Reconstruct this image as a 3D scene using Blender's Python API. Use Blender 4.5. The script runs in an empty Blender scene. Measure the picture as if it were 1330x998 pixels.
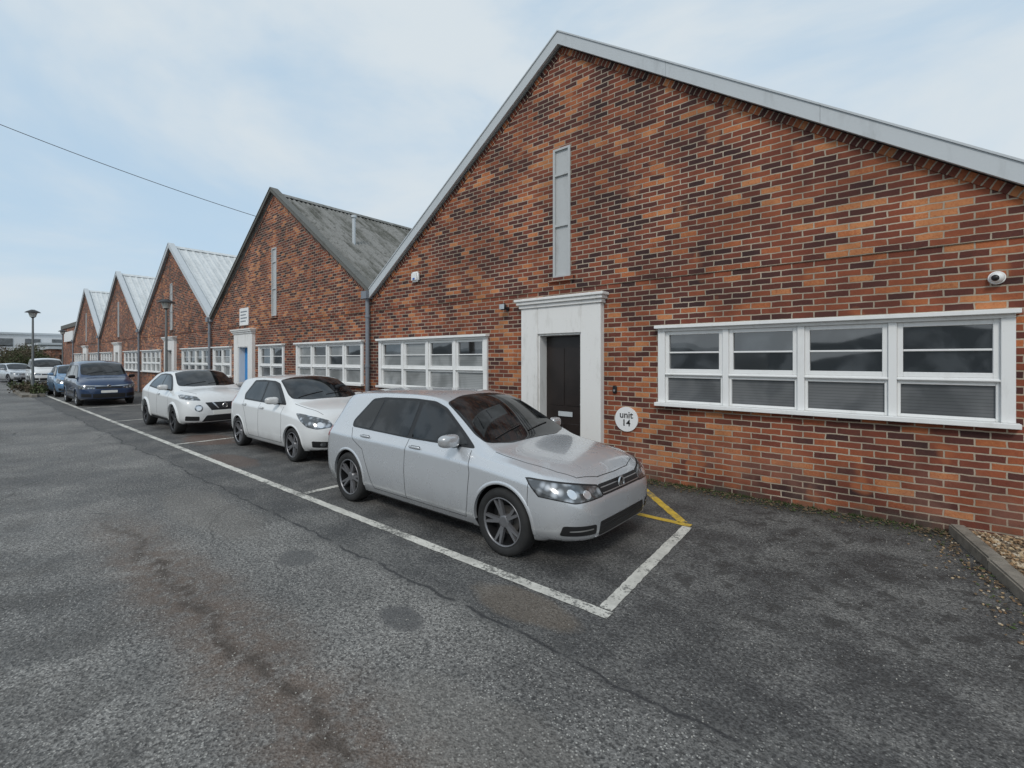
import bpy, bmesh, math, random
from mathutils import Vector, Matrix
from mathutils.bvhtree import BVHTree
R=random.Random(7)
scene=bpy.context.scene
COL=scene.collection
# ------------------------------------------------------------ helpers
def link(ob,parent=None):
    COL.objects.link(ob)
    if parent is not None: ob.parent=parent
    return ob
def empty(name,loc=(0,0,0)):
    e=bpy.data.objects.new(name,None); e.empty_display_size=.2; e.location=loc; COL.objects.link(e); return e
def mesh_ob(name,bm,mats,parent=None,smooth=False,angle=None):
    me=bpy.data.meshes.new(name); bm.to_mesh(me); bm.free()
    if not isinstance(mats,(list,tuple)): mats=[mats]
    for m in mats: me.materials.append(m)
    if smooth:
        me.shade_smooth()
        if angle: me.set_sharp_from_angle(angle=math.radians(angle))
    ob=bpy.data.objects.new(name,me); return link(ob,parent)
def add_box(bm,x0,x1,y0,y1,z0,z1,mi=0):
    vs=[bm.verts.new(p) for p in [(x0,y0,z0),(x1,y0,z0),(x1,y1,z0),(x0,y1,z0),(x0,y0,z1),(x1,y0,z1),(x1,y1,z1),(x0,y1,z1)]]
    for f in [(0,3,2,1),(4,5,6,7),(0,1,5,4),(1,2,6,5),(2,3,7,6),(3,0,4,7)]:
        fc=bm.faces.new([vs[i] for i in f]); fc.material_index=mi
    return vs
def box(name,x0,x1,y0,y1,z0,z1,mat,parent=None,bev=0):
    bm=bmesh.new(); add_box(bm,x0,x1,y0,y1,z0,z1)
    if bev: bmesh.ops.bevel(bm,geom=list(bm.edges),offset=bev,segments=2,affect='EDGES')
    return mesh_ob(name,bm,mat,parent)
def add_prism_xz(bm,pts,y0,y1,mi=0):
    a=[bm.verts.new((x,y0,z)) for x,z in pts]; b=[bm.verts.new((x,y1,z)) for x,z in pts]
    fs=[bm.faces.new(a), bm.faces.new(b[::-1])]
    n=len(pts)
    for i in range(n):
        j=(i+1)%n; fs.append(bm.faces.new([a[j],a[i],b[i],b[j]]))
    for f in fs: f.material_index=mi
def add_cyl(bm,c,r,h,axis='Z',seg=24,r2=None,mi=0):
    r2=r if r2 is None else r2
    ret=bmesh.ops.create_cone(bm,cap_ends=True,segments=seg,radius1=r,radius2=r2,depth=h)
    M=Matrix.Identity(4)
    if axis=='Y': M=Matrix.Rotation(math.radians(90),4,'X')
    if axis=='X': M=Matrix.Rotation(math.radians(90),4,'Y')
    M=Matrix.Translation(c)@M
    bmesh.ops.transform(bm,matrix=M,verts=ret['verts'])
    for v in ret['verts']:
        for f in v.link_faces: f.material_index=mi
def rbox(bm,c,s,mi=0,seg=3,rot=None):
    ret=bmesh.ops.create_cube(bm,size=1)
    vs=ret['verts']
    M=Matrix.Diagonal((s[0],s[1],s[2],1))
    bmesh.ops.transform(bm,matrix=M,verts=vs)
    es=list({e for v in vs for e in v.link_edges})
    r=bmesh.ops.bevel(bm,geom=es,offset=min(s)*.38,segments=seg,affect='EDGES',clamp_overlap=True)
    allv=set(r['verts'])
    T=Matrix.Translation(c)
    if rot is not None: T=T@rot
    bmesh.ops.transform(bm,matrix=T,verts=list(allv))
    for v in allv:
        for f in v.link_faces: f.material_index=mi
# ------------------------------------------------------------ node helpers
class NB:
    def __init__(s,name):
        s.m=bpy.data.materials.new(name); s.m.use_nodes=True; s.t=s.m.node_tree
        s.b=s.t.nodes['Principled BSDF']
    def n(s,ty,ins={},**pr):
        nd=s.t.nodes.new(ty)
        for k,v in pr.items(): setattr(nd,k,v)
        for k,v in ins.items(): s.set(nd.inputs[k],v)
        return nd
    def set(s,sock,v):
        if isinstance(v,bpy.types.NodeSocket): s.t.links.new(v,sock)
        else: sock.default_value=v
    def m_(s,op,a,b=0.0,c=0.0,clamp=False):
        nd=s.t.nodes.new('ShaderNodeMath'); nd.operation=op; nd.use_clamp=clamp
        s.set(nd.inputs[0],a); s.set(nd.inputs[1],b)
        s.set(nd.inputs[2],c); return nd.outputs[0]
    def mix(s,f,a,b,blend='MIX'):
        nd=s.t.nodes.new('ShaderNodeMix'); nd.data_type='RGBA'; nd.blend_type=blend
        s.set(nd.inputs[0],f); s.set(nd.inputs[6],a if isinstance(a,bpy.types.NodeSocket) else (*a,1)); s.set(nd.inputs[7],b if isinstance(b,bpy.types.NodeSocket) else (*b,1))
        return nd.outputs[2]
    def grey(s,k): return s.n('ShaderNodeCombineColor',{0:k,1:k,2:k}).outputs[0]
    def step(s,v,lo,hi,a=0.0,b=1.0):
        nd=s.t.nodes.new('ShaderNodeMapRange'); nd.interpolation_type='SMOOTHSTEP'
        s.set(nd.inputs[0],v); nd.inputs[1].default_value=lo; nd.inputs[2].default_value=hi
        nd.inputs[3].default_value=a; nd.inputs[4].default_value=b
        return nd.outputs[0]
    def noise(s,vec,scale,detail=3,rough=.5,dist=0.0):
        return s.n('ShaderNodeTexNoise',{'Vector':vec,'Scale':scale,'Detail':float(detail),'Roughness':rough,'Distortion':dist}).outputs['Fac']
    def pos(s):
        return s.n('ShaderNodeNewGeometry').outputs['Position']
    def obj(s):
        return s.n('ShaderNodeTexCoord').outputs['Object']
    def ramp(s,f,stops):
        nd=s.t.nodes.new('ShaderNodeValToRGB'); s.set(nd.inputs[0],f)
        e=nd.color_ramp.elements
        while len(e)<len(stops): e.new(.5)
        for i,(p,c) in enumerate(stops): e[i].position=p; e[i].color=(*c,1)
        return nd.outputs[0]
    def bump(s,h,st=.3,dist=.01):
        nd=s.n('ShaderNodeBump',{'Strength':st,'Distance':dist,'Height':h}); s.t.links.new(nd.outputs[0],s.b.inputs['Normal'])
    def col(s,c): s.set(s.b.inputs['Base Color'],c if isinstance(c,bpy.types.NodeSocket) else (*c,1))
def simple(name,c,rough=.5,metal=0,var=.12,scale=6,coat=0,ior=1.5,bump=0):
    b=NB(name)
    n=b.noise(b.obj(),scale,4,.6)
    k=b.step(n,.25,.75,1-var,1+var*.4)
    b.col(b.mix(1.0,c,b.grey(k),'MULTIPLY'))
    b.b.inputs['Roughness'].default_value=rough; b.b.inputs['Metallic'].default_value=metal
    b.b.inputs['Coat Weight'].default_value=coat; b.b.inputs['Coat Roughness'].default_value=.04
    b.b.inputs['IOR'].default_value=ior
    if bump: b.bump(b.noise(b.obj(),scale*10,3),bump,.004)
    return b.m
# ------------------------------------------------------------ brick
def brick_mat(name,slope=None):
    b=NB(name); p=b.pos(); sp=b.n('ShaderNodeSeparateXYZ',{0:p})
    nr=b.n('ShaderNodeSeparateXYZ',{0:b.n('ShaderNodeNewGeometry').outputs['True Normal']})
    side=b.m_('GREATER_THAN',b.m_('ABSOLUTE',nr.outputs[0]),.7)
    u=b.m_('ADD',b.m_('MULTIPLY',sp.outputs[0],b.m_('SUBTRACT',1.0,side)),b.m_('MULTIPLY',sp.outputs[1],side))
    z=sp.outputs[2]
    wn=b.n('ShaderNodeSeparateColor',{0:b.n('ShaderNodeTexNoise',{'Vector':p,'Scale':9.0,'Detail':3.0}).outputs['Color']})
    wob=b.m_('MULTIPLY',b.m_('SUBTRACT',wn.outputs[0],.5),.016)
    wob2=b.m_('MULTIPLY',b.m_('SUBTRACT',wn.outputs[1],.5),.022)
    if slope is None:
        vec=b.n('ShaderNodeCombineXYZ',{0:b.m_('ADD',u,wob2),1:b.m_('ADD',z,wob),2:0.0}).outputs[0]
        bw,rh=.225,.075
    else:
        c,s=math.cos(slope),math.sin(slope)
        uu=b.m_('ADD',b.m_('MULTIPLY',u,c),b.m_('MULTIPLY',z,s)); vv=b.m_('SUBTRACT',b.m_('MULTIPLY',z,c),b.m_('MULTIPLY',u,s))
        vec=b.n('ShaderNodeCombineXYZ',{0:b.m_('ADD',uu,wob2),1:b.m_('MULTIPLY',vv,0.01),2:0.0}).outputs[0]
        bw,rh=.075,.5
    bt=b.n('ShaderNodeTexBrick',{'Vector':vec,'Scale':1.0,'Color1':(0,0,0,1),'Color2':(1,1,1,1),'Mortar':(.5,.5,.5,1),'Mortar Size':.0080,'Mortar Smooth':.22,'Bias':0.0,'Brick Width':bw,'Row Height':rh})
    big=b.noise(p,.45,4,.6)
    t=b.m_('ADD',bt.outputs['Color'],b.m_('MULTIPLY',b.m_('SUBTRACT',big,.47),1.2),clamp=True)
    fine=b.noise(p,42,4,.7)
    t=b.m_('ADD',t,b.m_('MULTIPLY',b.m_('SUBTRACT',fine,.5),.32),clamp=True)
    bc=b.ramp(t,[(0,(.042,.017,.016)),(.28,(.10,.029,.021)),(.55,(.195,.050,.026)),(.82,(.29,.080,.034)),(.95,(.42,.135,.048)),(1,(.50,.20,.08))])
    mc=b.mix(b.noise(p,2.5,4,.6),(.28,.22,.16),(.54,.46,.36))
    col=b.mix(bt.outputs['Fac'],bc,mc)
    g=b.step(b.noise(p,1.3,5,.65),.33,.7,.68,1.12)
    col=b.mix(1.0,col,b.grey(g),'MULTIPLY')
    low=b.m_('MULTIPLY',b.step(z,.1,1.1,1,0),b.step(b.noise(p,2.2,4,.6),.42,.62))
    col=b.mix(b.m_('MULTIPLY',low,.30),col,(.33,.18,.13))
    # replaced / bright orange pockets
    pk=b.step(b.noise(p,1.9,2,.4),.66,.72)
    col=b.mix(b.m_('MULTIPLY',b.m_('MULTIPLY',pk,b.m_('SUBTRACT',1.0,bt.outputs['Fac'])),.6),col,(.40,.13,.05))
    foot=b.m_('MULTIPLY',b.step(z,.0,.22,1,0),b.step(b.noise(p,4,4,.6),.35,.6))
    col=b.mix(b.m_('MULTIPLY',foot,.6),col,(.07,.065,.05))
    b.col(col); b.b.inputs['Roughness'].default_value=.88
    h=b.m_('ADD',b.m_('SUBTRACT',1.0,bt.outputs['Fac']),b.m_('MULTIPLY',fine,.5))
    b.bump(h,.65,.010)
    return b.m
M_brick=brick_mat('brick')
SL=math.atan(.685)
M_brickL=brick_mat('brick_verge_l',SL); M_brickR=brick_mat('brick_verge_r',-SL)
# ------------------------------------------------------------ painted / misc
def painted(name,c,dirt=(.30,.28,.24),amt=.35,rough=.45):
    b=NB(name); p=b.pos()
    n=b.noise(b.n('ShaderNodeMapping',{0:p,3:(6,6,1.6)}).outputs[0],1.0,5,.7)
    f=b.m_('MULTIPLY',b.step(n,.5,.8),amt)
    f2=b.m_('MULTIPLY',b.step(b.noise(p,30,4,.7),.60,.75),amt*.5)
    b.col(b.mix(b.m_('MAXIMUM',f,f2),c,dirt)); b.b.inputs['Roughness'].default_value=rough
    b.bump(b.noise(p,60,3),.12,.003); return b.m
M_white=painted('white_paint',(.78,.78,.77),amt=.25)
M_door_white=painted('white_render',(.76,.75,.73),amt=.45,rough=.7)
M_fascia=painted('grey_metal_trim',(.50,.53,.55),(.25,.26,.26),.35,.45)
M_slit=painted('slit_window_panel',(.46,.47,.47),(.25,.25,.24),.4,.4)
M_darkverge=painted('dark_verge',(.13,.13,.12),(.05,.05,.04),.8,.9)
M_pipe=simple('grey_pipe',(.20,.22,.25),.5)
M_blackdoor=simple('dark_door_paint',(.022,.016,.014),.35,var=.4,scale=3)
M_bluedoor=simple('blue_door_paint',(.02,.25,.62),.4)
M_black=simple('black_plastic',(.012,.012,.013),.45)
M_steel=simple('brushed_metal',(.6,.6,.6),.3,.9)
M_kerb=simple('concrete_kerb',(.24,.215,.18),.9,var=.5,scale=5,bump=.6)
M_conc=simple('concrete',(.28,.27,.25),.9,var=.35,scale=3,bump=.4)
def glass_mat(name,c1,c2,rough=.04,ior=1.9,sc=1.3):
    b=NB(name); p=b.pos()
    b.col(b.mix(b.step(b.noise(p,sc,3,.5,.6),.42,.62),c1,c2))
    b.b.inputs['Roughness'].default_value=rough; b.b.inputs['IOR'].default_value=ior
    b.bump(b.noise(p,2.2,1),.10,.02); return b.m
M_gl_up=glass_mat('window_glass',(.010,.012,.014),(.05,.055,.06),.03,2.3,2.4)
def blind(name,c1,c2):
    b=NB(name); p=b.pos(); z=b.n('ShaderNodeSeparateXYZ',{0:p}).outputs[2]
    s=b.m_('FRACT',b.m_('DIVIDE',z,.034)); s=b.step(s,.0,.25,.55,1.0)
    c=b.mix(b.step(b.noise(p,1.5,3,.5,.6),.40,.62),c1,c2)
    b.col(b.mix(1.0,c,b.grey(s),'MULTIPLY')); b.b.inputs['Roughness'].default_value=.08; b.b.inputs['IOR'].default_value=1.6; return b.m
M_gl_lo=blind('blind_behind_glass',(.15,.155,.16),(.09,.095,.10))
M_blind=blind('pale_blind_behind_glass',(.32,.33,.33),(.20,.21,.21))
def roof_mat(name,c1,c2,amt,rough=.7):
    b=NB(name); p=b.pos()
    n=b.noise(b.n('ShaderNodeMapping',{0:p,3:(.7,2.5,.7)}).outputs[0],1.0,5,.7)
    f=b.step(n,.42,.68)
    m=b.step(b.noise(p,6,5,.75),.52,.68)
    c=b.mix(b.m_('MULTIPLY',f,amt),c1,c2)
    c=b.mix(b.m_('MULTIPLY',m,amt*.7),c,tuple(x*.55 for x in c2))
    b.col(c); b.b.inputs['Roughness'].default_value=rough; return b.m
M_asb=roof_mat('fibre_cement_roof',(.22,.22,.21),(.08,.082,.07),1.0,.95)
M_wroof=roof_mat('light_metal_roof',(.62,.64,.64),(.40,.42,.42),.5,.5)
# ------------------------------------------------------------ asphalt
def asphalt():
    b=NB('asphalt'); p=b.pos(); sp=b.n('ShaderNodeSeparateXYZ',{0:p}); x,y=sp.outputs[0],sp.outputs[1]
    n_big=b.noise(p,.35,5,.6); n_mid=b.noise(p,1.7,5,.65); n_f=b.noise(p,42,3,.8)
    yw=b.m_('ADD',y,b.m_('MULTIPLY',b.m_('SUBTRACT',b.noise(p,1.1,4,.6),.5),.35))
    lane=b.step(yw,2.25,2.45)
    c_road=b.mix(b.step(n_big,.38,.62),(.120,.117,.112),(.205,.198,.186))
    c_lane=b.mix(b.step(n_mid,.3,.7),(.082,.081,.080),(.135,.131,.124))
    c=b.mix(lane,c_road,c_lane)
    k=b.step(n_mid,.25,.75,.72,1.20)
    c=b.mix(1.0,c,b.grey(k),'MULTIPLY')
    k=b.step(n_f,.32,.70,.40,1.6)
    c=b.mix(1.0,c,b.grey(k),'MULTIPLY')
    v=b.n('ShaderNodeTexVoronoi',{'Vector':p,'Scale':85.0})
    rnd=b.n('ShaderNodeSeparateColor',{0:v.outputs['Color']}).outputs[0]
    thr=b.m_('ADD',.885,b.m_('MULTIPLY',b.m_('SUBTRACT',.5,n_mid),.45))
    chip=b.m_('MULTIPLY',b.m_('GREATER_THAN',rnd,thr),b.m_('LESS_THAN',v.outputs['Distance'],.42))
    c=b.mix(b.m_('MULTIPLY',chip,b.m_('SUBTRACT',.72,b.m_('MULTIPLY',lane,.38))),c,(.50,.485,.45))
    dk=b.m_('MULTIPLY',b.m_('LESS_THAN',rnd,.16),.65)
    c=b.mix(dk,c,(.03,.03,.03))
    # brown dirt track
    yw2=b.m_('ADD',y,b.m_('MULTIPLY',b.m_('SUBTRACT',b.noise(p,1.6,4,.6),.5),.5))
    dd=b.m_('ABSOLUTE',b.m_('SUBTRACT',yw2,1.12))
    fadex=b.m_('MULTIPLY',b.step(x,-7.8,-5.0),b.step(x,-1.3,-.2,1,0))
    brk=b.step(b.noise(p,7,4,.7),.38,.58)
    band=b.m_('MULTIPLY',b.m_('MULTIPLY',b.step(dd,.02,.48,1,0),b.m_('ADD',.4,b.m_('MULTIPLY',brk,.6))),fadex)
    c=b.mix(b.m_('MULTIPLY',band,.72),c,(.125,.084,.060))
    band2=b.m_('MULTIPLY',b.m_('MULTIPLY',b.step(dd,.0,.09,1,0),fadex),brk)
    c=b.mix(b.m_('MULTIPLY',band2,.7),c,(.035,.028,.022))
    # near-left grubby area
    gr=b.m_('MULTIPLY',b.step(b.m_('ADD',y,b.m_('MULTIPLY',n_big,.8)),.9,1.3,1,0),b.step(b.noise(p,2.6,4,.7),.42,.6))
    c=b.mix(b.m_('MULTIPLY',gr,.40),c,(.055,.050,.045))
    # tar seam
    ds=b.m_('ABSOLUTE',b.m_('SUBTRACT',yw,2.33))
    seam=b.m_('MULTIPLY',b.step(ds,.004,.022,1,0),b.step(b.noise(p,3,2),.35,.5))
    halo=b.m_('MULTIPLY',b.step(ds,.0,.14,1,0),b.step(n_f,.4,.6))
    c=b.mix(b.m_('MULTIPLY',halo,.40),c,(.045,.045,.045))
    c=b.mix(b.m_('MULTIPLY',seam,.8),c,(.022,.022,.024))
    # cracks (few)
    wv=b.n('ShaderNodeVectorMath',{0:p,1:b.n('ShaderNodeVectorMath',{0:b.n('ShaderNodeTexNoise',{'Vector':p,'Scale':1.4,'Detail':4.0}).outputs['Color'],1:(.55,.55,0)},operation='MULTIPLY').outputs[0]},operation='ADD').outputs[0]
    cr=b.n('ShaderNodeTexVoronoi',{'Vector':wv,'Scale':.30},feature='DISTANCE_TO_EDGE').outputs['Distance']
    crk=b.m_('MULTIPLY',b.step(cr,.001,.005,1,0),b.step(b.noise(p,.9,2),.50,.60))
    c=b.mix(b.m_('MULTIPLY',crk,.65),c,(.03,.03,.03))
    def spot(cx,cy,rx,ry,col,a):
        nonlocal c
        dx=b.m_('DIVIDE',b.m_('SUBTRACT',x,cx),rx); dy=b.m_('DIVIDE',b.m_('SUBTRACT',y,cy),ry)
        d=b.m_('SQRT',b.m_('ADD',b.m_('MULTIPLY',dx,dx),b.m_('MULTIPLY',dy,dy)))
        d=b.m_('ADD',d,b.m_('MULTIPLY',b.m_('SUBTRACT',n_mid,.5),1.2))
        c=b.mix(b.m_('MULTIPLY',b.m_('MULTIPLY',b.step(d,.7,1.05,1,0),a),b.step(n_f,.30,.60,.5,1)),c,col)
    spot(-2.6,1.95,.25,.16,(.070,.070,.071),.8); spot(-4.1,1.95,.24,.16,(.08,.08,.08),.7)
    spot(-2.1,2.62,.5,.2,(.19,.15,.11),.5); spot(-11.7,3.6,1.0,.5,(.17,.085,.05),.5); spot(-9,3.1,.9,.3,(.14,.08,.055),.5)
    spot(-6.2,1.9,1.5,.35,(.22,.20,.175),.35); spot(-1.4,1.55,.8,.3,(.20,.185,.165),.4)
    # leaf-stain blotches in the right hand lane
    bl=b.m_('MULTIPLY',b.step(b.noise(p,6.5,3,.55),.54,.61),b.m_('MULTIPLY',b.step(x,-2.0,-1.3),b.step(y,2.6,3.9)))
    c=b.mix(b.m_('MULTIPLY',bl,.68),c,(.036,.034,.032))
    ms=b.m_('MULTIPLY',b.step(b.m_('ADD',y,b.m_('MULTIPLY',n_mid,.5)),6.25,6.7),.75)
    c=b.mix(ms,c,(.035,.035,.022))
    b.col(c)
    b.set(b.b.inputs['Roughness'],b.step(n_mid,.3,.7,.62,.85))
    b.bump(b.m_('ADD',n_f,b.m_('MULTIPLY',v.outputs['Distance'],.8)),.85,.008)
    return b.m
M_asph=asphalt()
def line_mat(name,c):
    b=NB(name); p=b.pos()
    n=b.noise(p,28,4,.8); n2=b.noise(p,2.2,3,.6)
    w=b.step(b.m_('ADD',n,b.m_('MULTIPLY',b.m_('SUBTRACT',n2,.5),.8)),.53,.64)
    cc=b.mix(b.step(b.noise(p,6,4,.7),.3,.7),tuple(v*.70 for v in c),c)
    b.col(b.mix(b.m_('MULTIPLY',w,.85),cc,(.12,.118,.11))); b.b.inputs['Roughness'].default_value=.75
    b.bump(b.noise(p,50,3,.75),.6,.006); return b.m
M_wl=line_mat('worn_white_line',(.68,.66,.60)); M_yl=line_mat('worn_yellow_line',(.70,.47,.06))
# ------------------------------------------------------------ ground
def sheet(name,x0,x1,y0,y1,z,mat,parent=None):
    bm=bmesh.new(); vs=[bm.verts.new(q) for q in [(x0,y0,z),(x1,y0,z),(x1,y1,z),(x0,y1,z)]]; bm.faces.new(vs)
    return mesh_ob(name,bm,mat,parent)
b=NB('earth'); b.col(b.mix(b.noise(b.pos(),.2,6),(.06,.075,.03),(.11,.10,.06))); b.b.inputs['Roughness'].default_value=.95; M_earth=b.m
sheet('ground',-900,900,-900,900,-.006,M_earth)
sheet('asphalt_road',-160,24,-12,6.52,0,M_asph)
def stroke(bm,a,c,w,z=.004):
    # ragged edged painted line, a strip of short quads
    a=Vector(a); c=Vector(c); L_=(c-a).length; d=(c-a)/L_; n=Vector((-d.y,d.x))
    N_=max(2,int(min(L_,14)/.06)); prev=None
    for i in range(N_+1):
        t=L_*i/N_; q=a+d*t; w1=w/2*(1+R.uniform(-.09,.09)); w2=w/2*(1+R.uniform(-.09,.09))
        v=[bm.verts.new((*(q+n*w1),z)),bm.verts.new((*(q-n*w2),z))]
        if prev:
            f=bm.faces.new([prev[0],prev[1],v[1],v[0]]); f.normal_update()
            if f.normal.z<0: f.normal_flip()
        prev=v
bm=bmesh.new()
stroke(bm,(-1.53,2.88),(-15,2.88),.10); stroke(bm,(-15,2.88),(-44,2.88),.10)
for i,(xa,xb) in enumerate([(-1.60,-1.72),(-6.0,-6.0),(-11.5,-11.5),(-17.1,-17.1),(-22.6,-22.6),(-28.4,-28.4)]):
    stroke(bm,(xa,2.94),(xb,4.93),.10)
mesh_ob('parking_bay_marking',bm,M_wl)
bm=bmesh.new()
stroke(bm,(-1.70,4.985),(-11.4,4.985),.085)
for k in range(5):
    stroke(bm,(-1.80-k*1.5,5.035),(-2.75-k*1.5,6.08),.095)
mesh_ob('yellow_hatch_marking',bm,M_yl)
# kerb and gravel
kerb=empty('kerb',(0.5,5,0))
bm=bmesh.new()
pa=Vector((.37,6.44)); pb=Vector((1.30,1.9)); L=(pb-pa).length; d=(pb-pa)/L; nn=Vector((-d.y,d.x))
if nn.x<0: nn=-nn
nseg=5
for k in range(nseg):
    a=pa+d*(L*k/nseg+.006); c=pa+d*(L*(k+1)/nseg-.006)
    q=[a,c,c+nn*.125,a+nn*.125]
    dz=R.uniform(-.006,.006)
    lo=[bm.verts.new((v.x,v.y,-.02)) for v in q]; hi=[bm.verts.new((v.x,v.y,.105+dz)) for v in q]
    bm.faces.new(hi); 
    for i in range(4):
        j=(i+1)%4; bm.faces.new([lo[i],lo[j],hi[j],hi[i]])
bmesh.ops.recalc_face_normals(bm,faces=bm.faces)
bmesh.ops.bevel(bm,geom=[e for e in bm.edges if all(v.co.z>.05 for v in e.verts)],offset=.014,segments=2,affect='EDGES')
ob=mesh_ob('kerb_stones',bm,M_kerb,kerb); ob.location=(-.5,-5,0)
b=NB('gravel_bed'); v=b.n('ShaderNodeTexVoronoi',{'Vector':b.pos(),'Scale':45.0}); b.col(b.mix(b.n('ShaderNodeSeparateColor',{0:v.outputs['Color']}).outputs[0],(.10,.075,.05),(.36,.28,.19))); b.bump(v.outputs['Distance'],1,.02); b.b.inputs['Roughness'].default_value=.9
M_gb=b.m
bm=bmesh.new()
q=[pa+nn*.125,pb+nn*.125,Vector((9,1.9)),Vector((9,6.5)),Vector((.5,6.5))]
f=bm.faces.new([bm.verts.new((v.x,v.y,.055)) for v in q]); f.normal_update()
if f.normal.z<0: f.normal_flip()
mesh_ob('gravel_border',bm,M_gb)
b=NB('gravel_stone'); nv=b.n('ShaderNodeTexVoronoi',{'Vector':b.pos(),'Scale':22.0})
b.col(b.ramp(b.n('ShaderNodeSeparateColor',{0:nv.outputs['Color']}).outputs[0],[(0,(.13,.08,.045)),(.35,(.34,.21,.11)),(.7,(.44,.33,.20)),(1,(.55,.49,.40))])); b.b.inputs['Roughness'].default_value=.85; M_st=b.m
tmp=bmesh.new(); bmesh.ops.create_icosphere(tmp,subdivisions=1,radius=1); IV=[v.co.copy() for v in tmp.verts]; IF=[[v.index for v in f.verts] for f in tmp.faces]; tmp.free()
def stones(name,mat,n,gen):
    V=[];F=[]
    for i in range(n):
        r=gen()
        if r is None: continue
        x,y,z,s=r
        o=len(V); ang=R.random()*6.28; ca,sa=math.cos(ang),math.sin(ang); sx,sy,sz=s*R.uniform(.8,1.4),s*R.uniform(.6,1),s*R.uniform(.45,.8)
        for w in IV:
            a,c=w.x*sx*R.uniform(.85,1.15),w.y*sy*R.uniform(.85,1.15)
            V.append((x+a*ca-c*sa,y+a*sa+c*ca,z+w.z*sz))
        F+= [[o+j for j in f] for f in IF]
    me=bpy.data.meshes.new(name); me.from_pydata(V,[],F); me.materials.append(mat); return link(bpy.data.objects.new(name,me))
def gg():
    y=R.uniform(2.5,6.46); x=R.uniform(.3,3.2)
    xe=pa.x+(pa.y-y)*(pb.x-pa.x)/(pa.y-pb.y)+.15
    if x<xe: return None
    return x,y,.06+R.uniform(0,.012),R.uniform(.010,.022)
stones('gravel_stones',M_st,9000,gg)
def gs():
    y=R.uniform(4.2,6.4); xe=pa.x+(pa.y-y)*(pb.x-pa.x)/(pa.y-pb.y)
    return xe-abs(R.gauss(0,.14))-.01,y,.005,R.uniform(.006,.014)
stones('spilt_gravel',M_st,110,gs)
b=NB('dead_leaf'); b.col(b.mix(b.noise(b.pos(),20,2),(.05,.03,.015),(.20,.14,.08))); b.b.inputs['Roughness'].default_value=.9; M_leaf=b.m
b=NB('moss'); b.col(b.mix(b.noise(b.pos(),20,2),(.03,.05,.012),(.07,.10,.03))); b.b.inputs['Roughness'].default_value=.95; M_moss=b.m
bm=bmesh.new()
for i in range(1700):
    x=R.uniform(-3.4,.36); y=6.49-abs(R.gauss(0,.16))-.01
    if R.random()<.15: x=R.uniform(-.1,.75); y=R.uniform(4.2,6.4); xe=pa.x+(pa.y-y)*(pb.x-pa.x)/(pa.y-pb.y); x=xe-abs(R.gauss(0,.14))-.02
    s=R.uniform(.005,.018); a=R.random()*6.28; t=R.uniform(-.4,.4)
    pts=[]
    for k in range(4):
        aa=a+k*1.57; rr=s*(1.3 if k%2 else .7)
        pts.append(bm.verts.new((x+math.cos(aa)*rr,y+math.sin(aa)*rr,.010+R.uniform(0,.008)+math.sin(aa)*s*t)))
    f=bm.faces.new(pts); f.material_index=0 if R.random()<.7 else 1
mesh_ob('leaf_litter',bm,[M_leaf,M_moss])
bm=bmesh.new()
for i in range(170):
    cx=R.uniform(-3.5,.36) if R.random()<.7 else R.uniform(-30,-3); cy=6.485
    for k in range(R.randint(4,10)):
        a=R.uniform(0,6.28); h=R.uniform(.015,.05); w=.006
        x=cx+R.uniform(-.03,.03); y=cy-abs(R.gauss(0,.015)); dx,dy=math.cos(a)*h*.5,-abs(math.sin(a))*h*.5
        bm.faces.new([bm.verts.new((x-w,y,0)),bm.verts.new((x+w,y,0)),bm.verts.new((x+dx,y+dy,h))])
mesh_ob('wall_foot_weeds',bm,M_moss)
b=NB('chip'); b.col(b.mix(b.noise(b.pos(),30,1),(.20,.19,.17),(.50,.48,.44))); M_chip=b.m
def cg():
    q=R.random()
    if q<.45: return R.uniform(-9,1),R.uniform(.2,2.8),.001,R.uniform(.002,.005)
    if q<.75: x=R.uniform(-6,-.8); return x,1.1+R.gauss(0,.18),.001,R.uniform(.002,.006)
    return R.uniform(-1.2,.6),R.uniform(2,6.2),.001,R.uniform(.002,.006)
stones('loose_stone_chips',M_chip,1300,cg)
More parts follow.
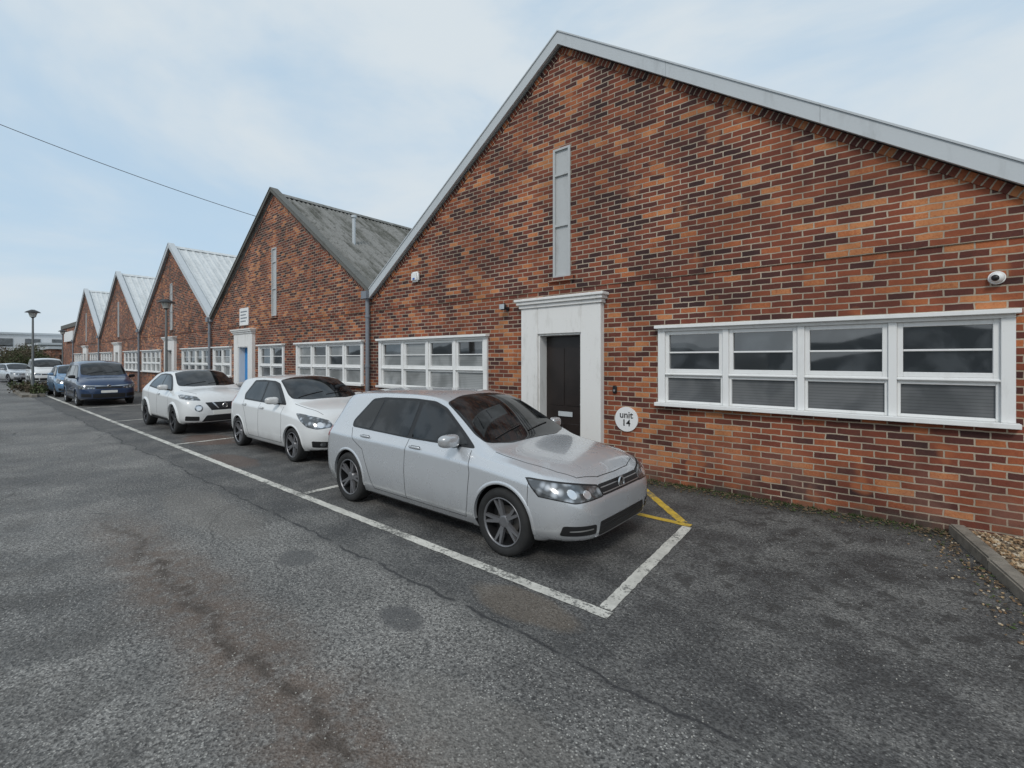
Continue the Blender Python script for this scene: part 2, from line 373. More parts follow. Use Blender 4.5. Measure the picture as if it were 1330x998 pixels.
# ------------------------------------------------------------ buildings
Y0=6.5; HW=5.44; APEXZ=7.0; SLP=.685; EAVE=APEXZ-SLP*HW
def window(name,x0,x1,n,par,z0=1.10,z1=2.24,pale=False):
    e=empty(name); e.parent=par
    e.location=Vector(((x0+x1)/2,Y0,z0))-Vector(par.location)
    off=Vector((-(x0+x1)/2,-Y0,-z0))
    f=bmesh.new(); g=bmesh.new()
    B=lambda a,b_,c,d_,e_,h: add_box(f,a,b_,c,d_,e_,h)
    B(x0-.03,x1+.03,Y0-.115,Y0+.05,z1-.045,z1)
    B(x0+.0,x1-.0,Y0-.05,Y0+.05,z1-.085,z1-.0455)
    B(x0-.03,x1+.03,Y0-.11,Y0+.05,z0,z0+.05)
    B(x0,x0+.10,Y0-.045,Y0+.06,z0+.0505,z1-.0855); B(x1-.10,x1,Y0-.045,Y0+.06,z0+.0505,z1-.0855)
    xi0,xi1=x0+.10,x1-.10; mw=.075
    uw=(xi1-xi0-(n-1)*mw)/n
    zt=z0+.43
    for i in range(n):
        a=xi0+i*(uw+mw); c=a+uw
        if i<n-1: B(c+.0005,c+mw-.0005,Y0-.035,Y0+.06,z0+.0505,z1-.0855)
        B(a,c,Y0-.020,Y0+.06,zt,zt+.045)
        B(a,c,Y0-.045,Y0-.0205,zt+.012,zt+.030)
        t=.05; y1,y2=Y0-.012,Y0+.045; zb=zt+.0455; ztop=z1-.086
        B(a+.0005,a+t,y1,y2,zb,ztop); B(c-t,c-.0005,y1,y2,zb,ztop); B(a+t,c-t,y1+.001,y2,ztop-t,ztop); B(a+t,c-t,y1+.001,y2,zb,zb+t)
        zm=(zb+ztop)/2-.02; B(a+t,c-t,y1+.012,y2,zm,zm+.022)
        l0=z0+.051; l1=zt-.0005; t2=.03
        B(a+.0005,a+t2,y1+.006,y2,l0,l1); B(c-t2,c-.0005,y1+.006,y2,l0,l1); B(a+t2,c-t2,y1+.007,y2,l0,l0+t2); B(a+t2,c-t2,y1+.007,y2,l1-t2,l1)
        def pane(xa,xb,za,zb_,mi):
            t1,t2_=R.uniform(-.003,.003),R.uniform(-.003,.003)
            vs=[g.verts.new(q) for q in [(xa,Y0+.03+t1,za),(xb,Y0+.03-t1,za),(xb,Y0+.03-t1+t2_,zb_),(xa,Y0+.03+t1+t2_,zb_)]]
            g.faces.new(vs).material_index=mi
        pane(a+t-.01,c-t+.01,zb+t-.01,zm+.01,2 if pale and R.random()<.8 else 0)
        pane(a+t-.01,c-t+.01,zm+.0105,ztop-t+.01,2 if pale and R.random()<.5 else 0)
        pane(a+t2-.01,c-t2+.01,l0+.01,l1-.01,2 if pale else 1)
    o=mesh_ob(name+'_frame',f,M_white,e); o.location=off
    md=o.modifiers.new('bev','BEVEL'); md.width=.004; md.segments=1
    o=mesh_ob(name+'_panes',g,[M_gl_up,M_gl_lo,M_blind],e); o.location=off
def add_wall(bm,xL,xR,a,openings,slit):
    ops=sorted(openings); zR=3.0; y0,y1=Y0,Y0+.30
    cur=xL
    for (p,q,z0,z1) in ops:
        if p>cur: add_box(bm,cur,p,y0,y1,0-.05,zR)
        if z0>0: add_box(bm,p,q,y0,y1,-.05,z0)
        if z1<zR: add_box(bm,p,q,y0,y1,z1,zR)
        cur=q
    if cur<xR: add_box(bm,cur,xR,y0,y1,-.05,zR)
    zr=lambda x: APEXZ-.06-SLP*abs(x-a)
    s0,s1=a-slit[0],a+slit[0]
    add_prism_xz(bm,[(xL,zR),(s0,zR),(s0,zr(s0)),(xL,zr(xL))],y0,y1)
    add_prism_xz(bm,[(s1,zR),(xR,zR),(xR,zr(xR)),(s1,zr(s1))],y0,y1)
    if slit[1]>zR: add_box(bm,s0,s1,y0,y1,zR,slit[1])
    add_prism_xz(bm,[(s0,slit[2]),(s1,slit[2]),(s1,zr(s1)),(a,zr(a)),(s0,zr(s0))],y0,y1)
def roof(par,off,a,xL,xR,mat,pitch,amp,depth,trap):
    bm=bmesh.new()
    ya=Y0-.10; n=int(depth/pitch)
    for sgn,xe in((-1,xL-.02),(1,xR+.02)):
        rows=[]
        per=8 if not trap else 6
        for i in range(n*per+1):
            y=ya+i*pitch/per; ph=(i%per)/per
            if trap: h=amp if ph<.17 else 0
            else: h=amp*math.sin(2*math.pi*ph)
            rows.append((y,h))
        prev=None
        for (y,h) in rows:
            v=[bm.verts.new((a,y,APEXZ+.02+h)),bm.verts.new(((a+xe)/2,y,APEXZ+.02-SLP*abs((xe-a)/2)+h)),bm.verts.new((xe,y,APEXZ+.02-SLP*abs(xe-a)+h))]
            if prev:
                for k in (0,1):
                    q=[prev[k],v[k],v[k+1],prev[k+1]] if sgn<0 else [prev[k],prev[k+1],v[k+1],v[k]]
                    bm.faces.new(q)
            prev=v
    for sg in (-1,1):
        q=[(a,ya-.01,APEXZ+.075),(a,ya+depth,APEXZ+.075),(a+sg*.2,ya+depth,APEXZ+.07-SLP*.2),(a+sg*.2,ya-.01,APEXZ+.07-SLP*.2)]
        bm.faces.new([bm.verts.new(t) for t in q])
    bmesh.ops.recalc_face_normals(bm,faces=bm.faces)
    o=mesh_ob('roof_sheeting',bm,mat,par); o.location=off
def surround(par,off,c,doorm,w_out=.785,w_in=.40):
    bm=bmesh.new(); P=.11
    y0=Y0-P
    add_box(bm,c-w_out,c-w_in-.03,y0,Y0+.02,-.02,2.64); add_box(bm,c+w_in+.03,c+w_out,y0,Y0+.02,-.02,2.64)
    add_box(bm,c-w_in-.03,c+w_in+.03,y0+.0005,Y0+.02,2.19,2.64)
    add_box(bm,c-w_in-.0295,c-w_in,y0+.03,Y0+.25,-.02,2.16); add_box(bm,c+w_in,c+w_in+.0295,y0+.03,Y0+.25,-.02,2.16)
    add_box(bm,c-w_in-.0295,c+w_in+.0295,y0+.0305,Y0+.25,2.1605,2.1895)
    add_box(bm,c-w_out-.03,c+w_out+.03,y0-.03,Y0,2.6405,2.70); add_box(bm,c-w_out-.06,c+w_out+.06,y0-.07,Y0,2.7005,2.755)
    add_box(bm,c-w_out-.09,c+w_out+.09,y0-.10,Y0,2.7555,2.80)
    o=mesh_ob('door_surround',bm,M_door_white,par); o.location=off
    md=o.modifiers.new('bev','BEVEL'); md.width=.008; md.segments=2
    yd=Y0+.12
    bm=bmesh.new()
    add_box(bm,c-w_in,c+w_in,yd,yd+.05,.06,2.155)
    for (xa,xb,za,zb_) in [(-.32,-.03,.18,.68),(.03,.32,.18,.68),(-.32,-.03,.98,1.95),(.03,.32,.98,1.95)]:
        add_box(bm,c+xa,c+xb,yd-.010,yd,za,zb_)
    o=mesh_ob('door_leaf',bm,doorm,par); o.location=off
    md=o.modifiers.new('bev','BEVEL'); md.width=.006; md.segments=2
    bm=bmesh.new(); add_box(bm,c-.14,c+.14,yd-.022,yd-.0105,.80,.88); add_cyl(bm,(c+.33,yd-.03,1.02),.022,.05,'Y',16); add_cyl(bm,(c+.33,yd-.015,1.35),.02,.03,'Y',16)
    o=mesh_ob('letterbox_and_lock',bm,M_fascia,par); o.location=off
    o=box('threshold_step',c-w_in,c+w_in,Y0-.16,Y0+.17,0,.06,M_conc,par,.008); o.location=off
def building(s_ap,roofm,vergem,layout,doorm=M_blackdoor,pipe=True):
    a=-s_ap; xL=a-HW; xR=a+HW
    e=empty('brick_workshop_building',(a,Y0,0)); off=Vector((-a,-Y0,0))
    ops=[(w_[0]+a,w_[1]+a,1.12,2.22) for w_ in layout['win']]
    dc=a+layout['door']
    ops.append((dc-.41,dc+.41,-.05,2.17))
    bm=bmesh.new()
    add_wall(bm,xL,xR,a,ops,(.17,3.13,5.29))
    D=26
    add_box(bm,xL,xL+.22,Y0+.30,Y0+D,-.05,EAVE-.12); add_box(bm,xR-.22,xR,Y0+.30,Y0+D,-.05,EAVE-.12)
    add_prism_xz(bm,[(xL,-.05),(xR,-.05),(xR,EAVE-.08),(a,APEXZ-.08),(xL,EAVE-.08)],Y0+D,Y0+D+.2)
    o=mesh_ob('brick_walls',bm,M_brick,e); o.location=off
    bm=bmesh.new()
    add_box(bm,xL+.02,xR-.02,Y0-.018,Y0,2.925,2.998)
    add_box(bm,a-.25,a+.25,Y0-.05,Y0,3.06,3.13)
    o=mesh_ob('brick_string_course',bm,M_brick,e); o.location=off
    for sg,mt in((-1,M_brickL),(1,M_brickR)):
        bm=bmesh.new(); z=lambda x,t: APEXZ-.03-t-SLP*abs(x-a)
        xe=xL if sg<0 else xR
        pts=[(a,z(a,.11)),(a,z(a,0)),(xe,z(xe,0)),(xe,z(xe,.11))]
        add_prism_xz(bm,pts,Y0-.014,Y0)
        bmesh.ops.recalc_face_normals(bm,faces=bm.faces)
        o=mesh_ob('verge_brick_course',bm,mt,e); o.location=off
    bm=bmesh.new(); th=.20 if vergem is M_fascia else .11
    for sg in(-1,1):
        xe=xL if sg<0 else xR
        npan=3
        for k in range(npan):
            xa=a+(xe-a)*k/npan+sg*(.003 if k else 0); xb=a+(xe-a)*(k+1)/npan
            zt=lambda x: APEXZ+.16-SLP*abs(x-a)
            pts=[(xa,zt(xa)),(xa,zt(xa)-th),(xb,zt(xb)-th),(xb,zt(xb))]
            add_prism_xz(bm,pts,Y0-.13,Y0-.09)
            pts=[(xa,zt(xa)+.025),(xa,zt(xa)+.001),(xb,zt(xb)+.001),(xb,zt(xb)+.025)]
            add_prism_xz(bm,pts,Y0-.145,Y0+.10)
    bmesh.ops.recalc_face_normals(bm,faces=bm.faces)
    o=mesh_ob('verge_board',bm,vergem,e); o.location=off
    roof(e,off,a,xL,xR,roofm,.30 if roofm is M_wroof else .15,.03 if roofm is M_wroof else .032,26,roofm is M_wroof)
    bm=bmesh.new(); z0,z1=3.13,5.29
    add_box(bm,a-.17,a-.13,Y0-.02,Y0+.1,z0,z1); add_box(bm,a+.13,a+.17,Y0-.02,Y0+.1,z0,z1)
    for q in [z0,z0+.85,z0+1.70,z1-.035]: add_box(bm,a-.1295,a+.1295,Y0-.018,Y0+.1,q,q+.035)
    add_box(bm,a-.1295,a+.1295,Y0+.015,Y0+.03,z0,z1)
    o=mesh_ob('slit_window',bm,M_slit,e); o.location=off
    for w_ in layout['win']: window('casement_window',a+w_[0],a+w_[1],w_[2],e,pale=len(w_)>3)
    surround(e,off,dc,doorm)
    if pipe:
        bm=bmesh.new(); px=xL-.12
        add_cyl(bm,(px,Y0-.09,1.62),.05,3.24,seg=16)
        add_box(bm,px-.11,px+.11,Y0-.20,Y0-.02,3.22,3.40)
        for zc in(.4,1.6,2.8): add_cyl(bm,(px,Y0-.09,zc),.062,.06,seg=16)
        o=mesh_ob('rainwater_pipe',bm,M_pipe,e); o.location=off
    return e,off,a
std={'win':[(-5.18,-1.67,4,1),(1.67,5.18,4)],'door':0}
b2={'win':[(1.53,5.03,4,1),(-1.12,.72,2),(-5.35,-3.5,2,1)],'door':-2.25}
e1,off1,a1=building(4.34,M_wroof,M_fascia,std)
e2,off2,a2=building(15.22,M_asb,M_darkverge,b2,doorm=M_bluedoor)
building(26.10,M_wroof,M_fascia,std); building(36.98,M_wroof,M_fascia,std); building(47.86,M_wroof,M_fascia,std)
building(-6.54,M_wroof,M_fascia,std,pipe=False)
o=box('notice_board',-17.95,-17.2,Y0-.03,Y0-.001,2.95,3.55,M_white,e2); o.location=off2
bm=bmesh.new()
for k in range(4): add_box(bm,-17.85,-17.30-.1*(k%2),Y0-.034,Y0-.0305,3.40-k*.11,3.44-k*.11)
o=mesh_ob('notice_lettering',bm,M_pipe,e2); o.location=off2
bm=bmesh.new(); add_cyl(bm,(a2+2.6,Y0+1.2,APEXZ-SLP*2.6+.35),.05,.9,seg=14); add_cyl(bm,(a2+2.6,Y0+1.2,APEXZ-SLP*2.6+.83),.08,.07,seg=14)
o=mesh_ob('roof_flue',bm,M_fascia,e2); o.location=off2
al=empty('alarm_box',(-8.13,Y0,3.56)); bm=bmesh.new(); rbox(bm,(0,-.05,0),(.24,.09,.22)); mesh_ob('alarm_case',bm,M_white,al,True,40)
box('alarm_strobe',-.03,.03,-.105,-.095,-.07,-.03,simple('blue_lens',(.02,.1,.4),.2),al)
fl=empty('flood_light',(-5.52,Y0,2.71)); bm=bmesh.new(); rbox(bm,(0,-.14,0),(.15,.06,.12)); add_cyl(bm,(0,-.05,-.03),.015,.12,'Y',10); add_cyl(bm,(0,-.012,-.03),.04,.024,'Y',14); mesh_ob('lamp_housing',bm,M_black,fl,True,40)
box('lamp_glass',-.055,.055,-.176,-.171,-.045,.045,M_steel,fl)
cc=empty('security_camera',(.714,Y0,2.55)); bm=bmesh.new(); add_cyl(bm,(0,-.02,0),.062,.04,'Y',28)
bmesh.ops.create_uvsphere(bm,u_segments=24,v_segments=16,radius=.052,matrix=Matrix.Translation((0,-.055,0))); mesh_ob('camera_housing',bm,M_white,cc,True,40)
bm=bmesh.new(); bmesh.ops.create_uvsphere(bm,u_segments=20,v_segments=12,radius=.032,matrix=Matrix.Translation((-.014,-.084,-.006))); mesh_ob('camera_lens',bm,M_black,cc,True)
ic=empty('door_intercom',(-3.36,Y0,1.30)); bm=bmesh.new(); rbox(bm,(0,-.02,0),(.07,.035,.12)); mesh_ob('intercom_case',bm,M_black,ic,True,40); box('intercom_button',-.015,.015,-.042,-.038,-.03,0,M_steel,ic)
sg=empty('unit_number_sign',(-3.17,Y0,.86)); bm=bmesh.new(); add_cyl(bm,(0,-.012,0),.185,.02,'Y',64); mesh_ob('sign_disc',bm,simple('sign_white',(.8,.8,.8),.4,var=.03),sg)
M_txt=simple('sign_text',(.02,.02,.02),.6)
for t,z,s in(('unit',.02,.14),('14',-.10,.14)):
    cu=bpy.data.curves.new('sign_text_'+t,'FONT'); cu.body=t; cu.size=s; cu.align_x='CENTER'; cu.extrude=.001; cu.offset=.002
    o=bpy.data.objects.new('sign_lettering_'+t,cu); o.rotation_euler=(math.pi/2,0,0); o.location=(0,-.0245,z); cu.materials.append(M_txt); link(o,sg)
# ------------------------------------------------------------ distance
e=empty('low_brick_building',(-58,8,0)); o=box('walls',-64,-53.6,6.9,26,-.05,4.7,M_brick,e); o.location=(58,-8,0)
o=box('roof_parapet',-64.1,-53.5,6.8,26.1,4.7,5.05,M_darkverge,e); o.location=(58,-8,0)
o=box('sign_panel',-61,-56,6.7,6.85,3.4,4.3,M_white,e); o.location=(58,-8,0)
def farblock(name,x0,x1,y0,y1,h,mat):
    cx,cy=(x0+x1)/2,(y0+y1)/2
    e=empty(name,(cx,cy,0)); o=box('walls',x0,x1,y0,y1,0,h,mat,e); o.location=(-cx,-cy,0)
    bm=bmesh.new()
    n=int((y1-y0)/3.2)
    for k in range(n):
        for zz in ([1.0,3.9] if h>5 else [1.0]):
            add_box(bm,x1+.01,x1+.07,y0+.8+k*3.2,y0+2.6+k*3.2,zz,zz+1.3)
    o=mesh_ob('windows',bm,M_gl_up,e); o.location=(-cx,-cy,0)
    o=box('roof_edge',x0-.2,x1+.2,y0-.2,y1+.2,h,h+.3,M_fascia,e); o.location=(-cx,-cy,0)
farblock('white_industrial_building',-150,-112,-6,14,5.9,painted('white_cladding',(.60,.61,.62)))
farblock('grey_industrial_building',-112,-96,8,22,3.9,painted('grey_cladding',(.30,.31,.32)))
farblock('brick_outbuilding',-86,-78,7.4,15,3.0,M_brick)
e=empty('unseen_reflection_shed',(-10,-20,0)); bm=bmesh.new()  # unseen gabled blocks behind the camera, added for the window panes to reflect
for k in range(6):
    xa=-70+k*16; add_prism_xz(bm,[(xa,0),(xa+14,0),(xa+14,1.9),(xa+7,3.0),(xa,1.9)],-30,-16)
o=mesh_ob('walls',bm,painted('reflection_shed_cladding',(.35,.37,.38)),e); o.location=(10,20,0)
def shrub(name,c,r,h,n,mat):
    bm=bmesh.new()
    lobes=[(Vector((R.uniform(-r,r)*.7,R.uniform(-r,r)*.7,R.uniform(.3,.8)*h)),R.uniform(.3,.55)*r) for _ in range(9)]
    for i in range(n):
        lc,lr=R.choice(lobes); d=Vector((R.gauss(0,1),R.gauss(0,1),R.gauss(0,1))).normalized()*lr*R.uniform(.5,1.1)
        p=lc+Vector((d.x,d.y,d.z*.8)); p.z=max(.03,p.z)
        s=R.uniform(.03,.07)*max(1,r*.7); u=Vector((R.gauss(0,1),R.gauss(0,1),R.gauss(0,1))).normalized(); w=u.orthogonal().normalized()
        bm.faces.new([bm.verts.new(p+u*s),bm.verts.new(p+w*s*.6),bm.verts.new(p-u*s),bm.verts.new(p-w*s*.6)])
    for k in range(6):
        t=lobes[k][0]; q=[(-.02,0,0),(.02,0,0),(t.x,t.y,t.z)]
        bm.faces.new([bm.verts.new(v) for v in q])
    o=mesh_ob(name,bm,mat); o.location=c
b=NB('foliage'); b.col(b.mix(b.noise(b.pos(),3,3),(.03,.045,.015),(.09,.11,.04))); b.b.inputs['Roughness'].default_value=.8; M_fol=b.m
b=NB('twiggy'); b.col(b.mix(b.noise(b.pos(),3,3),(.07,.05,.035),(.13,.11,.07))); b.b.inputs['Roughness'].default_value=.9; M_twig=b.m
for k in range(8): shrub('shrub',(-33.5+R.uniform(-2.2,2.2),2.45+R.uniform(-.3,.3),.08),.45,.5,260,M_twig if k%2 else M_fol)
for k in range(12): shrub('hedge_tree',(-70-k*2.2,4.0+k*.35+R.uniform(-1.2,2.2),0),R.uniform(1.6,2.6),R.uniform(2.6,4.2),1700,M_fol if k%3 else M_twig)
bm=bmesh.new(); add_box(bm,-36.5,-30.8,2.0,2.78,-.02,.12); bmesh.ops.bevel(bm,geom=[e_ for e_ in bm.edges if abs(e_.verts[0].co.z-e_.verts[1].co.z)>.05],offset=.3,segments=5,affect='EDGES'); mesh_ob('kerbed_island',bm,M_kerb)
M_post=simple('lamp_post_paint',(.16,.17,.17),.5); M_lens=simple('lamp_lens',(.45,.45,.42),.3)
def lamp(x,y,h=4.05):
    e=empty('street_lamp',(x,y,0)); bm=bmesh.new()
    add_cyl(bm,(0,0,.45),.075,.9,r2=.07,seg=16); add_cyl(bm,(0,0,h/2+.3),.055,h-.9,r2=.038,seg=16); add_cyl(bm,(0,0,.02),.12,.04,seg=16)
    mesh_ob('post',bm,M_post,e,True,40)
    bm=bmesh.new(); add_cyl(bm,(0,0,h-.10),.11,.22,r2=.17,seg=20); mesh_ob('lantern_lens',bm,M_lens,e,True,40)
    bm=bmesh.new(); add_cyl(bm,(0,0,h+.045),.30,.06,r2=.24,seg=24); add_cyl(bm,(0,0,h+.12),.235,.09,r2=.07,seg=24); add_cyl(bm,(0,0,h-.22),.06,.06,r2=.1,seg=16); mesh_ob('lantern_cap',bm,M_black,e,True,40)
lamp(-23,5.55); lamp(-33.6,2.55,4.1); lamp(-54.5,5.9,4.1)
e=empty('utility_pole',(-20.4,-8,0)); bm=bmesh.new(); add_cyl(bm,(0,0,5.7),.15,11.4,r2=.10,seg=16); mesh_ob('pole_shaft',bm,simple('weathered_wood',(.12,.09,.06),.9),e,True,40)
cu=bpy.data.curves.new('overhead_wire','CURVE'); cu.dimensions='3D'; cu.bevel_depth=.009; sp=cu.splines.new('POLY')
A=Vector((-16.25,6.40,6.45)); B_=Vector((-20.4,-8,11.2)); N=30; sp.points.add(N)
for i in range(N+1):
    t=i/N; q=A.lerp(B_,t); q.z-=.5*4*t*(1-t); sp.points[i].co=(*q,1)
cu.materials.append(simple('wire_sheath',(.06,.06,.065),.6)); link(bpy.data.objects.new('overhead_wire',cu))
# ============================================================ CARS
def roundpoly(pts,r,seg=4):
    out=[]; n=len(pts)
    for i in range(n):
        p=Vector(pts[i]); a=Vector(pts[i-1]); c=Vector(pts[(i+1)%n])
        ra=min(r,(a-p).length*.45); rc=min(r,(c-p).length*.45)
        s=p+(a-p).normalized()*ra; e_=p+(c-p).normalized()*rc
        for k in range(seg+1):
            t=k/seg; out.append((s*(1-t)**2+p*2*t*(1-t)+e_*t*t))
    return out
def planes_of(view,poly):
    P=[Vector(p) for p in poly]; c=sum(P,Vector((0,0)))/len(P); res=[]
    for i in range(len(P)):
        a,b_=P[i],P[(i+1)%len(P)]
        d=b_-a
        if d.length<1e-5: continue
        n=Vector((d.y,-d.x)).normalized()
        if n.dot(c-a)>0: n=-n
        if view=='side': res.append((Vector((a.x,0,a.y)),Vector((n.x,0,n.y))))
        elif view=='front': res.append((Vector((0,a.x,a.y)),Vector((0,n.x,n.y))))
        else: res.append((Vector((a.x,a.y,0)),Vector((n.x,n.y,0))))
    return res
AXS={'side':(0,2),'front':(1,2),'top':(0,1)}
class Car:
    def __init__(s,st,fa,ra,Rw,W,level=3):
        s.fa,s.ra,s.Rw,s.W=fa,ra,Rw,W
        bm=bmesh.new(); cl=bm.edges.layers.float.new('crease_edge')
        rings=[]
        for (x,zb,wm,zs,wr,zr,zt) in st:
            zm=zb+.15+(zs-zb-.15)*.42
            half=[(0,zb),(wm-.08,zb),(wm-.012,zb+.13),(wm+.004,zm),(wm-.012,zs-.085),(wm-.070,zs+.008),(wr,zr),(wr*.58,zt-(zt-zr)*.22),(0,zt)]
            ring=[bm.verts.new((x,y,z)) for y,z in half]+[bm.verts.new((x,-y,z)) for y,z in half[-2:0:-1]]
            rings.append(ring)
        nr=16; cre={1:.5,2:.35,4:.75,5:.5,6:.55}
        for i in range(len(rings)-1):
            for j in range(nr):
                k=(j+1)%nr; bm.faces.new([rings[i][j],rings[i+1][j],rings[i+1][k],rings[i][k]])
        bm.faces.new(rings[0]); bm.faces.new(rings[-1][::-1])
        bmesh.ops.recalc_face_normals(bm,faces=bm.faces)
        for i in range(len(rings)-1):
            for j in range(nr):
                jj=j if j<=8 else 16-j
                if jj in cre:
                    ed=bm.edges.get([rings[i][j],rings[i+1][j]]); ed[cl]=cre[jj]*(.45 if st[i][0]>fa+.45 else 1)
        me=bpy.data.meshes.new('t'); bm.to_mesh(me); bm.free()
        ob=bpy.data.objects.new('t',me); COL.objects.link(ob)
        md=ob.modifiers.new('s','SUBSURF'); md.levels=level; md.render_levels=level
        dg=bpy.context.evaluated_depsgraph_get(); ev=ob.evaluated_get(dg)
        s.mesh=bpy.data.meshes.new_from_object(ev); 
        bpy.data.objects.remove(ob)
        s.src=bmesh.new(); s.src.from_mesh(s.mesh); s.src.normal_update()
        s.bvh=BVHTree.FromBMesh(s.src)
        s.parts={}
    def side_y(s,x,z):
        h=s.bvh.ray_cast(Vector((x,3,z)),Vector((0,-1,0))); return h[0].y if h[0] else s.W
    def front_x(s,y,z):
        h=s.bvh.ray_cast(Vector((4,y,z)),Vector((-1,0,0))); return h[0].x if h[0] else 2
    def patch(s,part,specs,d,cond=None):
        bm=s.src.copy(); bm.verts.ensure_lookup_table()
        pl=[]; dele=[]; bbs=[]
        for view,poly in specs:
            ax=AXS[view]; xs=[p[0] for p in poly]; ys=[p[1] for p in poly]
            bbs.append((ax,min(xs)-.16,max(xs)+.16,min(ys)-.16,max(ys)+.16)); pl+=planes_of(view,poly)
        for f in bm.faces:
            c=f.calc_center_median(); ok=True
            for ax,x0,x1,y0,y1 in bbs:
                if not(x0<c[ax[0]]<x1 and y0<c[ax[1]]<y1): ok=False;break
            if ok and cond and not cond(c,f.normal): ok=False
            if not ok: dele.append(f)
        nrm={v:v.normal.copy() for v in bm.verts}
        for v,n in nrm.items(): v.co+=n*d
        bmesh.ops.delete(bm,geom=dele,context='FACES')
        for co,no in pl:
            if not bm.faces: break
            bmesh.ops.bisect_plane(bm,geom=list(bm.verts)+list(bm.edges)+list(bm.faces),plane_co=co,plane_no=no,clear_outer=True)
        if bm.faces:
            bm.normal_update()
            be=[e for e in bm.edges if e.is_boundary]
            r=bmesh.ops.extrude_edge_only(bm,edges=be)
            nv=[g for g in r['geom'] if isinstance(g,bmesh.types.BMVert)]
            nvs=set(nv); src={}
            for v in nv:
                o=[e.other_vert(v) for e in v.link_edges if e.other_vert(v) not in nvs]
                n=o[0].normal if o else v.normal
                src[v]=n.copy()
            for v,n in src.items(): v.co-=n*(d+.001)
            me=bpy.data.meshes.new('p'); bm.to_mesh(me)
            s.parts.setdefault(part,bmesh.new()).from_mesh(me); bpy.data.meshes.remove(me)
        bm.free()
    def line(s,part,view,pts,w,d=.0012,cond=None):
        for a,b_ in zip(pts[:-1],pts[1:]):
            a=Vector(a);b_=Vector(b_);t=(b_-a).normalized();n=Vector((-t.y,t.x))*w/2;a=a-t*w*.3;b_=b_+t*w*.3
            s.patch(part,[(view,[a+n,b_+n,b_-n,a-n])],d,cond)
M_tyre=simple('tyre_rubber',(.020,.020,.020),.8,var=.4,bump=.3)
M_disc=simple('brake_disc',(.20,.19,.18),.5,.8)
M_rim=simple('alloy_silver',(.38,.39,.40),.35,.7)
M_rimg=simple('alloy_gunmetal',(.22,.22,.23),.38,.6)
M_rimd=simple('alloy_dark',(.05,.05,.055),.35,.5)
def alloy(name,Rw,rimc,ns,split,w=.2,k_r=.70,sw=1.0):
    bm=bmesh.new(); rr=Rw*k_r
    prof=[(rr-.004,-w*.44),(rr+.012,-w*.5),(Rw*.88,-w*.53),(Rw*.965,-w*.47),(Rw,-w*.34),(Rw,w*.34),(Rw*.965,w*.47),(Rw*.88,w*.53),(rr+.018,w*.5),(rr+.002,w*.45)]
    def lathe(prof,mi,seg=48):
        rings=[[bm.verts.new((r*math.cos(2*math.pi*k/seg),y,r*math.sin(2*math.pi*k/seg))) for k in range(seg)] for r,y in prof]
        for a,c in zip(rings[:-1],rings[1:]):
            for k in range(seg):
                f=bm.faces.new([a[k],a[(k+1)%seg],c[(k+1)%seg],c[k]]); f.material_index=mi; f.smooth=True
    lathe(prof,0)
    lathe([(rr+.002,w*.45),(rr+.001,w*.485),(rr-.010,w*.48),(rr-.014,w*.40)],1)
    lathe([(rr-.014,w*.40),(rr-.022,w*.05),(rr-.03,-w*.2)],2)
    lathe([(rr-.028,-w*.12),(.001,-w*.12)],2)
    lathe([(.135,-w*.02),(.138,-w*.05)],3); lathe([(.135,-w*.02),(.05,-w*.02)],3)
    lathe([(.064,w*.0),(.060,w*.33),(.045,w*.36),(.03,w*.355),(.001,w*.36)],1,32)
    for k in range(ns):
        base=2*math.pi*k/ns+math.pi/2
        for sp_ in ([-split,split] if split else [0]):
            a0=base+sp_*.25; a1=base+sp_
            w0=(.024 if split else .038)*sw; w1=(.014 if split else .036)*sw
            p0=Vector((math.cos(a0),math.sin(a0)))*.045; p1=Vector((math.cos(a1),math.sin(a1)))*(rr-.008)
            t=(p1-p0).normalized(); n=Vector((-t.y,t.x))
            q=[]
            for p,ww,yo in((p0,w0,w*.34),((p0+p1)/2,(w0+w1)/2,w*.385),(p1,w1,w*.44)):
                q.append([bm.verts.new((p.x+n.x*ww,yo-.03,p.y+n.y*ww)),bm.verts.new((p.x+n.x*ww*.75,yo,p.y+n.y*ww*.75)),bm.verts.new((p.x-n.x*ww*.75,yo,p.y-n.y*ww*.75)),bm.verts.new((p.x-n.x*ww,yo-.03,p.y-n.y*ww))])
            for a,c in zip(q[:-1],q[1:]):
                for i in range(3):
                    f=bm.faces.new([a[i],a[i+1],c[i+1],c[i]]); f.material_index=1
    bmesh.ops.recalc_face_normals(bm,faces=bm.faces)
    me=bpy.data.meshes.new(name); bm.to_mesh(me); bm.free()
    for m in (M_tyre,rimc,M_black,M_disc): me.materials.append(m)
    return me
def paint(name,c,metal,rough=.28,coat=.8,dirtc=(.20,.18,.155)):
    b=NB(name); p=b.obj(); sp=b.n('ShaderNodeSeparateXYZ',{0:p})
    n=b.noise(p,2.5,4,.65)
    dirt=b.m_('MULTIPLY',b.step(sp.outputs[2],.18,.65,.40,.02),b.step(n,.3,.7,.4,1))
    b.col(b.mix(dirt,c,dirtc))
    b.b.inputs['Metallic'].default_value=metal; b.set(b.b.inputs['Roughness'],b.step(n,.3,.7,rough,rough+.06))
    b.b.inputs['Coat Weight'].default_value=coat; b.b.inputs['Coat Roughness'].default_value=.03
    return b.m
M_silver=paint('silver_paint',(.58,.60,.625),.42,.24,1.0); M_cw=paint('white_car_paint',(.72,.73,.73),0,.3)
M_cblue=paint('dark_blue_paint',(.018,.045,.11),.35,.3); M_lblue=paint('light_blue_paint',(.12,.25,.42),.4,.3)
